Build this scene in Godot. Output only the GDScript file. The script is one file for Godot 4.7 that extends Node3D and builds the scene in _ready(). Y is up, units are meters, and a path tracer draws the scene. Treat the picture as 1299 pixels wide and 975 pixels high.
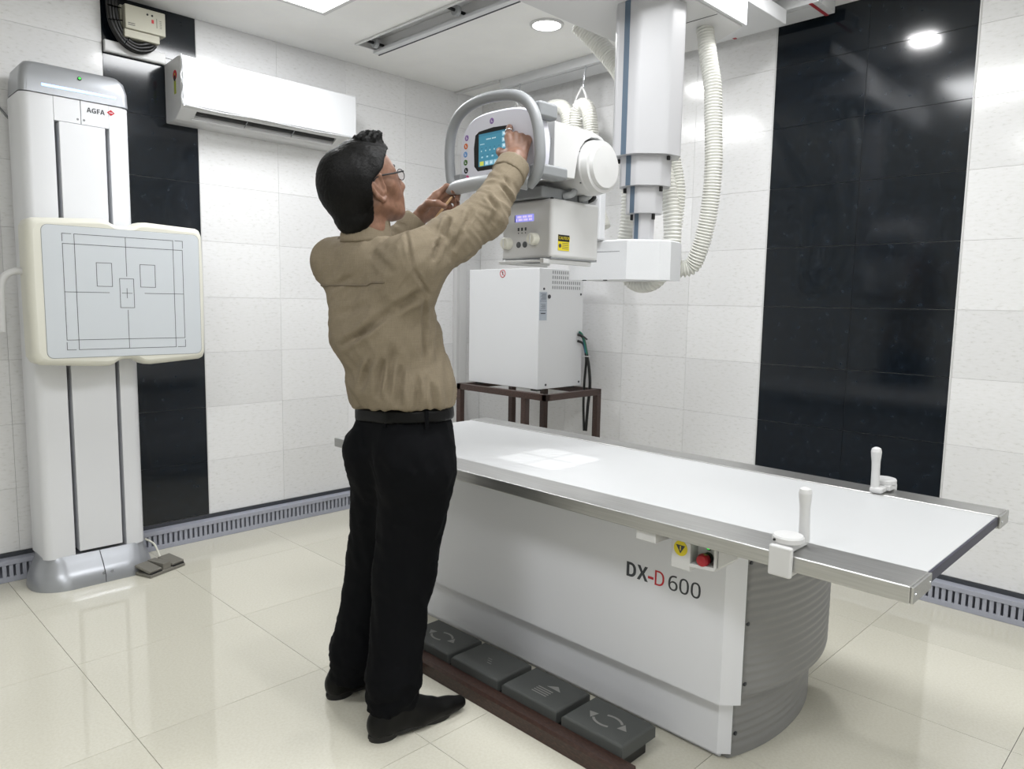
extends Node3D

# ---------------------------------------------------------------- registry of materials and names
var M := {}
var taken := {}

func numbered(called: String) -> String:
	if not taken.has(called):
		taken[called] = 0
		return called
	taken[called] += 1
	return "%s_%03d" % [called, taken[called]]

func thing(called: String, label: String, category: String, base: Vector3, group := "") -> Node3D:
	var o := Node3D.new()
	o.name = numbered(called)
	add_child(o)
	o.position = base
	o.set_meta("label", label)
	o.set_meta("category", category)
	if group:
		o.set_meta("group", group)
	return o

# commits a SurfaceTool whose vertices are in world coordinates as one part of a thing
func part(st: SurfaceTool, called: String, mat: Material, parent: Node3D, label := "") -> MeshInstance3D:
	var o := MeshInstance3D.new()
	o.name = called
	o.mesh = st.commit()
	o.material_override = mat
	parent.add_child(o, true)
	var at := Vector3.ZERO
	var n: Node = parent
	while n != self:
		at += (n as Node3D).position
		n = n.get_parent()
	o.position = -at
	if label:
		o.set_meta("label", label)
	return o

func structure(st: SurfaceTool, called: String, mat: Material, label: String, category: String) -> MeshInstance3D:
	var o := part(st, called, mat, self, label)
	o.set_meta("category", category)
	o.set_meta("kind", "structure")
	return o

# ---------------------------------------------------------------- mesh helpers (explicit normals, clockwise fronts)
func begin() -> SurfaceTool:
	var st := SurfaceTool.new()
	st.begin(Mesh.PRIMITIVE_TRIANGLES)
	return st

func vtx(st: SurfaceTool, p: Vector3, n: Vector3, uv := Vector2.ZERO) -> void:
	st.set_normal(n)
	st.set_uv(uv)
	st.add_vertex(p)

# corners counter-clockwise seen from outside
func quad(st: SurfaceTool, a: Vector3, b: Vector3, c: Vector3, d: Vector3) -> void:
	var n := (b - a).cross(c - a).normalized()
	if n.length() < 0.5:
		n = (c - a).cross(d - a).normalized()
	vtx(st, a, n, Vector2(0, 1)); vtx(st, c, n, Vector2(1, 0)); vtx(st, b, n, Vector2(1, 1))
	vtx(st, a, n, Vector2(0, 1)); vtx(st, d, n, Vector2(0, 0)); vtx(st, c, n, Vector2(1, 0))

func quadn(st: SurfaceTool, a: Vector3, b: Vector3, c: Vector3, d: Vector3, na: Vector3, nb: Vector3, nc: Vector3, nd: Vector3) -> void:
	vtx(st, a, na); vtx(st, c, nc); vtx(st, b, nb)
	vtx(st, a, na); vtx(st, d, nd); vtx(st, c, nc)

func box(st: SurfaceTool, lo: Vector3, hi: Vector3, r := 0.003, seg := 1, open_bottom := false, basis := Basis.IDENTITY) -> void:
	var c := (lo + hi) * 0.5
	var h := (hi - lo) * 0.5
	h = h.abs()
	r = minf(r, minf(h.x, minf(h.y, h.z)) * 0.98)
	var axes := [[0, 1, 2, 1.0], [0, 1, 2, -1.0], [1, 2, 0, 1.0], [1, 2, 0, -1.0], [2, 0, 1, 1.0], [2, 0, 1, -1.0]]
	for f in axes:
		var s: float = f[3]
		if open_bottom and f[0] == 1 and s < 0.0:
			continue
		var gu := _steps(h[f[1]], r, seg)
		var gv := _steps(h[f[2]], r, seg)
		var P := []
		var N := []
		for u in gu:
			var rowp := []
			var rown := []
			for v in gv:
				var p := Vector3.ZERO
				p[f[0]] = h[f[0]] * s
				p[f[1]] = u * s
				p[f[2]] = v
				var q := p.clamp(-(h - Vector3(r, r, r)), h - Vector3(r, r, r))
				var n := (p - q).normalized()
				rowp.append(c + basis * (q + n * r))
				rown.append(basis * n)
			P.append(rowp)
			N.append(rown)
		for i in gu.size() - 1:
			for j in gv.size() - 1:
				quadn(st, P[i][j], P[i + 1][j], P[i + 1][j + 1], P[i][j + 1], N[i][j], N[i + 1][j], N[i + 1][j + 1], N[i][j + 1])

func _steps(h: float, r: float, seg: int) -> Array:
	var g := []
	for i in seg + 1:
		g.append(-h + r - r * tan(PI / 4 * (1.0 - float(i) / seg)))
	for i in seg + 1:
		g.append(h - r + r * tan(PI / 4 * float(i) / seg))
	return g

func cbox(st: SurfaceTool, c: Vector3, s: Vector3, r := 0.003, basis := Basis.IDENTITY, seg := 1) -> void:
	box(st, c - s * 0.5, c + s * 0.5, r, seg, false, basis)

# polygon (x, y) counter-clockwise seen against +z of xf, extruded from z = 0 down to -depth, front edge bevelled
func prism(st: SurfaceTool, poly: PackedVector2Array, xf: Transform3D, depth: float, bevel := 0.0, smooth := true) -> void:
	var n := poly.size()
	var en := []
	for i in n:
		var e := (poly[(i + 1) % n] - poly[i]).normalized()
		en.append(Vector2(e.y, -e.x))
	var inset := PackedVector2Array()
	for i in n:
		var m: Vector2 = en[i] + en[(i + n - 1) % n]
		m = m / maxf(m.length_squared() * 0.5, 0.35)
		inset.append(poly[i] - m * bevel)
	var tri := Geometry2D.triangulate_polygon(inset)
	var zf := xf.basis.z.normalized()
	for k in range(0, tri.size(), 3):
		var a := inset[tri[k]]
		var b := inset[tri[k + 1]]
		var c := inset[tri[k + 2]]
		if (b - a).cross(c - a) < 0.0:
			var t := b
			b = c
			c = t
		vtx(st, xf * Vector3(a.x, a.y, 0), zf); vtx(st, xf * Vector3(c.x, c.y, 0), zf); vtx(st, xf * Vector3(b.x, b.y, 0), zf)
	tri = Geometry2D.triangulate_polygon(poly)
	for k in range(0, tri.size(), 3):
		var a := poly[tri[k]]
		var b := poly[tri[k + 1]]
		var c := poly[tri[k + 2]]
		if (b - a).cross(c - a) < 0.0:
			var t := b
			b = c
			c = t
		vtx(st, xf * Vector3(a.x, a.y, -depth), -zf); vtx(st, xf * Vector3(b.x, b.y, -depth), -zf); vtx(st, xf * Vector3(c.x, c.y, -depth), -zf)
	for i in n:
		var j := (i + 1) % n
		var e0: Vector2 = en[i]
		var n0 := e0
		var n1 := e0
		if smooth:
			var pe: Vector2 = en[(i + n - 1) % n]
			var ne: Vector2 = en[j]
			if pe.dot(e0) > 0.75:
				n0 = (pe + e0).normalized()
			if ne.dot(e0) > 0.75:
				n1 = (ne + e0).normalized()
		var w0 := (xf.basis * Vector3(n0.x, n0.y, 0)).normalized()
		var w1 := (xf.basis * Vector3(n1.x, n1.y, 0)).normalized()
		var A := xf * Vector3(poly[i].x, poly[i].y, -bevel)
		var B := xf * Vector3(poly[j].x, poly[j].y, -bevel)
		var A2 := xf * Vector3(poly[i].x, poly[i].y, -depth)
		var B2 := xf * Vector3(poly[j].x, poly[j].y, -depth)
		quadn(st, A2, B2, B, A, w0, w1, w1, w0)
		if bevel > 0.0:
			var C := xf * Vector3(inset[i].x, inset[i].y, 0)
			var D := xf * Vector3(inset[j].x, inset[j].y, 0)
			quadn(st, A, B, D, C, w0, w1, zf, zf)

# polygon in the floor plane (x, z) raised from y0 to y1, the top edge bevelled
func slab(st: SurfaceTool, poly_xz: Array, y0: float, y1: float, bevel := 0.003, smooth := true) -> void:
	var p := PackedVector2Array()
	for q in poly_xz:
		p.append(Vector2(q.x, -q.y))
	if Geometry2D.is_polygon_clockwise(p):
		p.reverse()
	prism(st, p, Transform3D(Basis(Vector3.RIGHT, Vector3.FORWARD, Vector3.UP), Vector3(0, y1, 0)), y1 - y0, bevel, smooth)

# polygon in the (z, y) plane, extruded from x1 back to x0 (its face points to +x)
func slab_x(st: SurfaceTool, poly_zy: Array, x0: float, x1: float, bevel := 0.003, smooth := true) -> void:
	var p := PackedVector2Array()
	for q in poly_zy:
		p.append(Vector2(-q.x, q.y))
	if Geometry2D.is_polygon_clockwise(p):
		p.reverse()
	prism(st, p, Transform3D(Basis(Vector3.FORWARD, Vector3.UP, Vector3.RIGHT), Vector3(x1, 0, 0)), x1 - x0, bevel, smooth)

# polygon in the (x, y) plane, extruded from z1 back to z0 (its face points to +z)
# closed smooth outline through the points
func smooth_outline(pts: Array) -> Array:
	var out := []
	var n := pts.size()
	for i in n:
		var p0: Vector2 = pts[(i + n - 1) % n]
		var p1: Vector2 = pts[i]
		var p2: Vector2 = pts[(i + 1) % n]
		var p3: Vector2 = pts[(i + 2) % n]
		for k in 4:
			out.append(p1.cubic_interpolate(p2, p0, p3, k / 4.0))
	return out

func slab_z(st: SurfaceTool, poly_xy: Array, z0: float, z1: float, bevel := 0.003, smooth := true) -> void:
	var p := PackedVector2Array(poly_xy)
	if Geometry2D.is_polygon_clockwise(p):
		p.reverse()
	prism(st, p, Transform3D(Basis.IDENTITY, Vector3(0, 0, z1)), z1 - z0, bevel, smooth)

func round_rect(lo: Vector2, hi: Vector2, r: float, n := 5) -> Array:
	var out := []
	var cs := [Vector2(hi.x - r, hi.y - r), Vector2(lo.x + r, hi.y - r), Vector2(lo.x + r, lo.y + r), Vector2(hi.x - r, lo.y + r)]
	for k in 4:
		for i in n + 1:
			var a := PI / 2 * (k + float(i) / n)
			out.append(cs[k] + Vector2(cos(a), sin(a)) * r)
	return out

# rings of points, all the same count, counter-clockwise seen from the far end
func loft(st: SurfaceTool, rings: Array, cap_start := true, cap_end := true) -> void:
	var n: int = rings[0].size()
	var nr := rings.size()
	var nor := []
	for i in nr:
		var row := []
		for j in n:
			var du: Vector3 = rings[i][(j + 1) % n] - rings[i][(j + n - 1) % n]
			var dv: Vector3 = rings[mini(i + 1, nr - 1)][j] - rings[maxi(i - 1, 0)][j]
			row.append(du.cross(dv).normalized())
		nor.append(row)
	for i in nr - 1:
		for j in n:
			var k := (j + 1) % n
			quadn(st, rings[i][j], rings[i][k], rings[i + 1][k], rings[i + 1][j], nor[i][j], nor[i][k], nor[i + 1][k], nor[i + 1][j])
	for e in [0, 1]:
		if (e == 0 and not cap_start) or (e == 1 and not cap_end):
			continue
		var ring: Array = rings[0] if e == 0 else rings[nr - 1]
		var c := Vector3.ZERO
		for p in ring:
			c += p
		c /= n
		for j in n:
			var a: Vector3 = ring[j]
			var b: Vector3 = ring[(j + 1) % n]
			var nn := (b - a).cross(c - a).normalized()
			if e == 0:
				vtx(st, a, -nn); vtx(st, b, -nn); vtx(st, c, -nn)
			else:
				vtx(st, a, nn); vtx(st, c, nn); vtx(st, b, nn)

func _perp(t: Vector3) -> Vector3:
	var a := Vector3.UP if absf(t.y) < 0.9 else Vector3.RIGHT
	return (a - t * a.dot(t)).normalized()

# tube along points; radii is one number or one per point
func tube(st: SurfaceTool, pts: Array, radii, segs := 12, closed := false) -> void:
	var n := pts.size()
	var t0: Vector3 = (pts[1] - pts[0]).normalized()
	var u := _perp(t0)
	var rings := []
	for i in n:
		var a: Vector3 = pts[(i + n - 1) % n] if closed else pts[maxi(i - 1, 0)]
		var b: Vector3 = pts[(i + 1) % n] if closed else pts[mini(i + 1, n - 1)]
		var t := (b - a).normalized()
		u = (u - t * u.dot(t)).normalized()
		var w := t.cross(u)
		var r: float = radii[i] if radii is Array else radii
		var ring := []
		for j in segs:
			var g := TAU * j / segs
			ring.append(pts[i] + (u * cos(g) + w * sin(g)) * r)
		rings.append(ring)
	if closed:
		rings.append(rings[0])
	loft(st, rings, not closed, not closed)

# smooth curve through points, about step apart
func curve(ctrl: Array, step: float) -> Array:
	var c := Curve3D.new()
	c.bake_interval = step * 0.5
	for i in ctrl.size():
		var a: Vector3 = ctrl[maxi(i - 1, 0)]
		var b: Vector3 = ctrl[mini(i + 1, ctrl.size() - 1)]
		var t := (b - a) / 6.0
		c.add_point(ctrl[i], -t, t)
	var out := []
	var L := c.get_baked_length()
	var k := maxi(2, int(L / step))
	for i in k + 1:
		out.append(c.sample_baked(L * i / k, true))
	return out

# ribbed hose
func hose(st: SurfaceTool, ctrl: Array, r: float, pitch := 0.0118) -> void:
	var pts := curve(ctrl, pitch / 3.0)
	var rad := []
	for i in pts.size():
		rad.append([r * 0.76, r, r][i % 3])
	tube(st, pts, rad, 16)

# profile of (radius, height) turned about the y axis of xf
func lathe(st: SurfaceTool, prof: Array, xf: Transform3D, segs := 24) -> void:
	var rings := []
	for p in prof:
		var ring := []
		var r := maxf(p.x, 0.0006)
		for j in segs:
			var g := -TAU * j / segs
			ring.append(xf * Vector3(cos(g) * r, p.y, sin(g) * r))
		rings.append(ring)
	# flat facets between rings keep the profile's corners crisp
	for i in rings.size() - 1:
		loft(st, [rings[i], rings[i + 1]], i == 0, i == rings.size() - 2)

func axis_xf(at: Vector3, up: Vector3) -> Transform3D:
	var y := up.normalized()
	var x := _perp(y)
	return Transform3D(Basis(x, y, x.cross(y)), at)

func disc(st: SurfaceTool, at: Vector3, normal: Vector3, r: float, h: float, segs := 20) -> void:
	lathe(st, [Vector2(r, 0), Vector2(r, h * 0.6), Vector2(r * 0.9, h)], axis_xf(at, normal), segs)

func lettering(text: String, size: float, at: Vector3, basis: Basis, mat: Material, parent: Node3D, called := "lettering", bold := false, stretch := 1.0) -> MeshInstance3D:
	var tm := TextMesh.new()
	var f := SystemFont.new()
	f.font_names = PackedStringArray(["Droid Sans"])
	if bold:
		f.font_weight = 700
	tm.font = f
	tm.text = text
	tm.font_size = 64
	tm.pixel_size = size / 46.0
	tm.depth = 0.0012
	tm.curve_step = 2.0
	tm.horizontal_alignment = HORIZONTAL_ALIGNMENT_LEFT
	var o := MeshInstance3D.new()
	o.name = called
	o.mesh = tm
	o.material_override = mat
	parent.add_child(o, true)
	var off := Vector3.ZERO
	var n: Node = parent
	while n != self:
		off += (n as Node3D).position
		n = n.get_parent()
	o.position = at - off
	o.basis = basis.scaled_local(Vector3(stretch, 1, 1))
	return o

# ---------------------------------------------------------------- materials
func mat(called: String, c: Color, rough := 0.5, metal := 0.0, spec := 0.5) -> StandardMaterial3D:
	var m := StandardMaterial3D.new()
	m.resource_name = called
	m.albedo_color = c
	m.roughness = rough
	m.metallic = metal
	m.metallic_specular = spec
	M[called] = m
	return m

func noise_tex(freq: float, seed_: int, ramp: Array, size := 512, octaves := 4, kind := FastNoiseLite.TYPE_SIMPLEX_SMOOTH) -> NoiseTexture2D:
	var n := FastNoiseLite.new()
	n.seed = seed_
	n.noise_type = kind
	n.frequency = freq
	n.fractal_octaves = octaves
	var t := NoiseTexture2D.new()
	t.width = size
	t.height = size
	t.seamless = true
	t.noise = n
	var g := Gradient.new()
	g.offsets = PackedFloat32Array(ramp.map(func(x): return x[0]))
	g.colors = PackedColorArray(ramp.map(func(x): return x[1]))
	t.color_ramp = g
	return t

func bump_tex(freq: float, seed_: int, strength := 4.0, size := 512) -> NoiseTexture2D:
	var n := FastNoiseLite.new()
	n.seed = seed_
	n.frequency = freq
	var t := NoiseTexture2D.new()
	t.width = size
	t.height = size
	t.seamless = true
	t.noise = n
	t.as_normal_map = true
	t.bump_strength = strength
	return t

func triplanar(m: StandardMaterial3D, scale_: Vector3, offset := Vector3.ZERO, world := true) -> void:
	m.uv1_triplanar = true
	m.uv1_world_triplanar = world
	m.uv1_scale = scale_
	m.uv1_offset = offset

func glow(called: String, c: Color, energy: float) -> StandardMaterial3D:
	var m := mat(called, c, 0.4)
	m.emission_enabled = true
	m.emission = c
	m.emission_energy_multiplier = energy
	return m

func weave_image(seed_: int) -> ImageTexture:
	# slubby linen: fine plain weave crossed by short thick and thin threads
	var rng := RandomNumberGenerator.new()
	rng.seed = seed_
	var s := 768
	var v := PackedFloat32Array()
	v.resize(s * s)
	for y in s:
		for x in s:
			v[y * s + x] = (0.07 if (x / 2 + y / 2) % 2 == 0 else -0.05) + rng.randf_range(-0.05, 0.05)
	for i in 26000:
		var x := rng.randi_range(0, s - 1)
		var y := rng.randi_range(0, s - 1)
		var l := rng.randi_range(12, 70)
		var d := rng.randf_range(-0.16, 0.14)
		var down := rng.randf() < 0.5
		for k in l:
			var at := ((y + k) % s) * s + x if down else y * s + (x + k) % s
			v[at] += d * sin(PI * (k + 0.5) / l)
	var im := Image.create(s, s, false, Image.FORMAT_RGB8)
	for y in s:
		for x in s:
			im.set_pixel(x, y, Color(0.51, 0.467, 0.398) * clampf(0.97 + 0.46 * v[y * s + x], 0.4, 1.5))
	return ImageTexture.create_from_image(im)

func make_materials() -> void:
	for i in 3:
		var m := mat("tile_white_%d" % i, Color.WHITE, 0.13, 0.0, 0.5)
		var v: float = [0.885, 0.90, 0.87][i]
		m.albedo_texture = noise_tex(0.03, 11 + i, [[0.0, Color(v - 0.09, v - 0.09, v - 0.10)], [0.2, Color(v - 0.028, v - 0.028, v - 0.028)], [0.32, Color(v - 0.005, v - 0.005, v - 0.004)], [0.6, Color(v, v, v + 0.004)], [1.0, Color(v + 0.012, v + 0.012, v + 0.016)]], 1024, 6)
		triplanar(m, Vector3(0.8, 2.2, 0.8), Vector3(0.37 * i, 0.21 * i, 0.53 * i))
	for i in 2:
		var m := mat("tile_black_%d" % i, Color.WHITE, 0.12, 0.0, 0.5)
		m.albedo_texture = noise_tex(0.016, 31 + i, [[0.0, Color(0.04, 0.06, 0.082)], [0.45, Color(0.055, 0.08, 0.106)], [0.62, Color(0.064, 0.09, 0.118)], [0.78, Color(0.08, 0.11, 0.14)], [1.0, Color(0.12, 0.15, 0.185)]], 1024, 8)
		triplanar(m, Vector3(1.1, 1.1, 1.1), Vector3(0.31 * i, 0.4 * i, 0.2 * i))
	for i in 3:
		var m := mat("tile_floor_%d" % i, Color.WHITE, 0.045, 0.0, 0.55)
		var v: float = [0.0, 0.012, -0.012][i]
		m.albedo_texture = noise_tex(0.05, 51 + i, [[0.0, Color(0.81 + v, 0.795 + v, 0.735 + v)], [0.5, Color(0.832 + v, 0.82 + v, 0.765 + v)], [1.0, Color(0.85 + v, 0.84 + v, 0.79 + v)]], 1024, 6)
		triplanar(m, Vector3(1.6, 1.6, 1.6), Vector3(0.23 * i, 0, 0.41 * i))
	mat("grout_light", Color(0.87, 0.865, 0.855), 0.5)
	mat("grout_floor", Color(0.46, 0.44, 0.39), 0.8)
	var ce := mat("ceiling_paint", Color.WHITE, 0.85, 0.0, 0.3)
	ce.albedo_texture = noise_tex(0.01, 71, [[0.0, Color(0.93, 0.93, 0.925)], [1.0, Color(0.95, 0.95, 0.945)]], 512, 4)
	triplanar(ce, Vector3(0.6, 0.6, 0.6))
	mat("wall_paint", Color(0.93, 0.93, 0.92), 0.55)
	mat("white_plastic", Color(0.80, 0.80, 0.80), 0.4)
	mat("column_paint", Color(0.70, 0.70, 0.71), 0.38)
	var wm := mat("white_metal", Color.WHITE, 0.42)
	wm.albedo_texture = noise_tex(0.2, 73, [[0.0, Color(0.825, 0.83, 0.84)], [1.0, Color(0.85, 0.855, 0.865)]], 512, 3)
	triplanar(wm, Vector3(2, 2, 2), Vector3.ZERO, false)
	mat("ivory_plastic", Color(0.86, 0.855, 0.81), 0.42)
	mat("cabinet_grey", Color(0.87, 0.875, 0.895), 0.42)
	mat("pale_panel", Color(0.79, 0.81, 0.83), 0.38)
	mat("print_dark", Color(0.23, 0.24, 0.26), 0.6)
	mat("print_red", Color(0.72, 0.10, 0.16), 0.5)
	mat("print_black", Color(0.07, 0.07, 0.075), 0.6)
	mat("silver_paint", Color(0.66, 0.67, 0.69), 0.32, 0.55)
	mat("handle_grey", Color(0.53, 0.54, 0.55), 0.45)
	mat("grip_grey", Color(0.64, 0.65, 0.66), 0.4)
	mat("black_plastic", Color(0.03, 0.03, 0.032), 0.45)
	mat("cable_black", Color(0.025, 0.025, 0.028), 0.35)
	mat("rubber_grey", Color(0.30, 0.31, 0.32), 0.6)
	mat("hose_plastic", Color(0.875, 0.875, 0.85), 0.4)
	mat("stripe_blue", Color(0.31, 0.375, 0.44), 0.4)
	mat("rail_aluminium", Color(0.84, 0.84, 0.84), 0.4, 0.3)
	mat("duct_lilac", Color(0.62, 0.63, 0.675), 0.5)
	mat("red_tape", Color(0.62, 0.18, 0.22), 0.5)
	var ss := mat("stainless", Color.WHITE, 0.42, 1.0)
	ss.albedo_texture = noise_tex(0.02, 75, [[0.0, Color(0.69, 0.69, 0.685)], [1.0, Color(0.76, 0.76, 0.755)]], 512, 5)
	triplanar(ss, Vector3(0.4, 12, 12), Vector3.ZERO)
	mat("table_white", Color(0.76, 0.765, 0.77), 0.5)
	mat("table_edge", Color(0.20, 0.20, 0.26), 0.5)
	var be := mat("bellows_grey", Color(0.53, 0.53, 0.53), 0.45)
	be.normal_enabled = false
	var br := mat("brown_paint", Color.WHITE, 0.35)
	br.albedo_texture = noise_tex(0.03, 77, [[0.0, Color(0.17, 0.115, 0.10)], [0.6, Color(0.25, 0.175, 0.15)], [1.0, Color(0.34, 0.25, 0.205)]], 512, 5)
	triplanar(br, Vector3(3, 9, 9))
	var pad := mat("pad_rubber", Color.WHITE, 0.6)
	pad.albedo_texture = noise_tex(0.25, 79, [[0.0, Color(0.25, 0.26, 0.26)], [0.7, Color(0.35, 0.36, 0.355)], [1.0, Color(0.43, 0.43, 0.42)]], 512, 3)
	triplanar(pad, Vector3(4, 4, 4))
	mat("pad_print", Color(0.58, 0.58, 0.57), 0.7)
	mat("switch_grey", Color(0.47, 0.46, 0.43), 0.5)
	mat("chrome", Color(0.85, 0.86, 0.88), 0.2, 1.0)
	mat("yellow_label", Color(0.83, 0.76, 0.12), 0.5)
	mat("label_paper", Color(0.66, 0.69, 0.73), 0.5)
	mat("wire_green", Color(0.10, 0.38, 0.30), 0.4)
	mat("wire_blue", Color(0.12, 0.34, 0.46), 0.4)
	mat("box_putty", Color(0.70, 0.69, 0.63), 0.5)
	mat("icon_purple", Color(0.55, 0.42, 0.66), 0.5)
	mat("icon_orange", Color(0.80, 0.42, 0.20), 0.5)
	mat("icon_blue", Color(0.42, 0.60, 0.82), 0.5)
	mat("icon_green", Color(0.26, 0.42, 0.18), 0.5)
	mat("icon_pink", Color(0.76, 0.28, 0.48), 0.5)
	mat("icon_white", Color(0.88, 0.88, 0.92), 0.5)
	# person
	var sk := mat("skin", Color.WHITE, 0.5)
	sk.albedo_texture = noise_tex(0.02, 81, [[0.0, Color(0.43, 0.305, 0.24)], [0.5, Color(0.50, 0.365, 0.295)], [1.0, Color(0.565, 0.425, 0.35)]], 512, 4)
	triplanar(sk, Vector3(4, 4, 4), Vector3.ZERO, false)
	sk.subsurf_scatter_enabled = true
	sk.subsurf_scatter_strength = 0.02
	var ha := mat("hair_black", Color(0.012, 0.011, 0.011), 0.55, 0.0, 0.3)
	ha.normal_enabled = true
	ha.normal_texture = bump_tex(0.09, 83, 2.5)
	triplanar(ha, Vector3(14, 2.5, 14), Vector3.ZERO, false)
	var sh := mat("shirt_linen", Color.WHITE, 0.85, 0.0, 0.25)
	sh.albedo_texture = weave_image(5)
	triplanar(sh, Vector3(2.6, 2.6, 2.6), Vector3.ZERO, false)
	mat("shirt_seam", Color(0.42, 0.38, 0.32), 0.9)
	var tr := mat("trouser_cloth", Color.WHITE, 0.85, 0.0, 0.22)
	tr.albedo_texture = noise_tex(0.3, 87, [[0.0, Color(0.03, 0.033, 0.042)], [1.0, Color(0.05, 0.054, 0.066)]], 512, 2)
	triplanar(tr, Vector3(5, 5, 5), Vector3.ZERO, false)
	mat("belt_leather", Color(0.02, 0.02, 0.021), 0.42, 0.0, 0.3)
	mat("shoe_leather", Color(0.024, 0.023, 0.022), 0.4, 0.0, 0.32)
	mat("eye_white", Color(0.85, 0.83, 0.80), 0.3)
	mat("lens_glass", Color(0.95, 0.97, 1.0, 0.15), 0.05).transparency = BaseMaterial3D.TRANSPARENCY_ALPHA
	mat("pen_wood", Color(0.80, 0.66, 0.50), 0.5)
	mat("lip", Color(0.52, 0.28, 0.24), 0.5)
	# things that give off light
	glow("led_panel", Color(1.0, 1.0, 1.0), 4.0)
	glow("led_spot", Color(1.0, 1.0, 1.0), 8.0)
	var ts := glow("touch_screen", Color.WHITE, 0.75)
	ts.emission_operator = BaseMaterial3D.EMISSION_OP_MULTIPLY
	ts.albedo_color = Color(0.02, 0.02, 0.02)
	ts.emission_texture = screen_texture()
	var cd := glow("collimator_display", Color.WHITE, 0.9)
	cd.emission_operator = BaseMaterial3D.EMISSION_OP_MULTIPLY
	cd.albedo_color = Color(0.02, 0.02, 0.02)
	cd.emission_texture = display_texture()
	mat("pale_control", Color(0.86, 0.86, 0.90), 0.4)
	mat("button_red", Color(0.62, 0.06, 0.12), 0.3)
	mat("label_green", Color(0.62, 0.66, 0.20), 0.5)
	mat("nail", Color(0.76, 0.56, 0.47), 0.35)
	mat("clear_film", Color(0.95, 0.96, 0.97, 0.35), 0.1).transparency = BaseMaterial3D.TRANSPARENCY_ALPHA
	glow("led_blue", Color(0.62, 0.76, 1.0), 1.5)
	mat("stand_white", Color(0.89, 0.895, 0.91), 0.4)
	glow("led_green", Color(0.25, 0.95, 0.30), 1.0)

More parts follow.
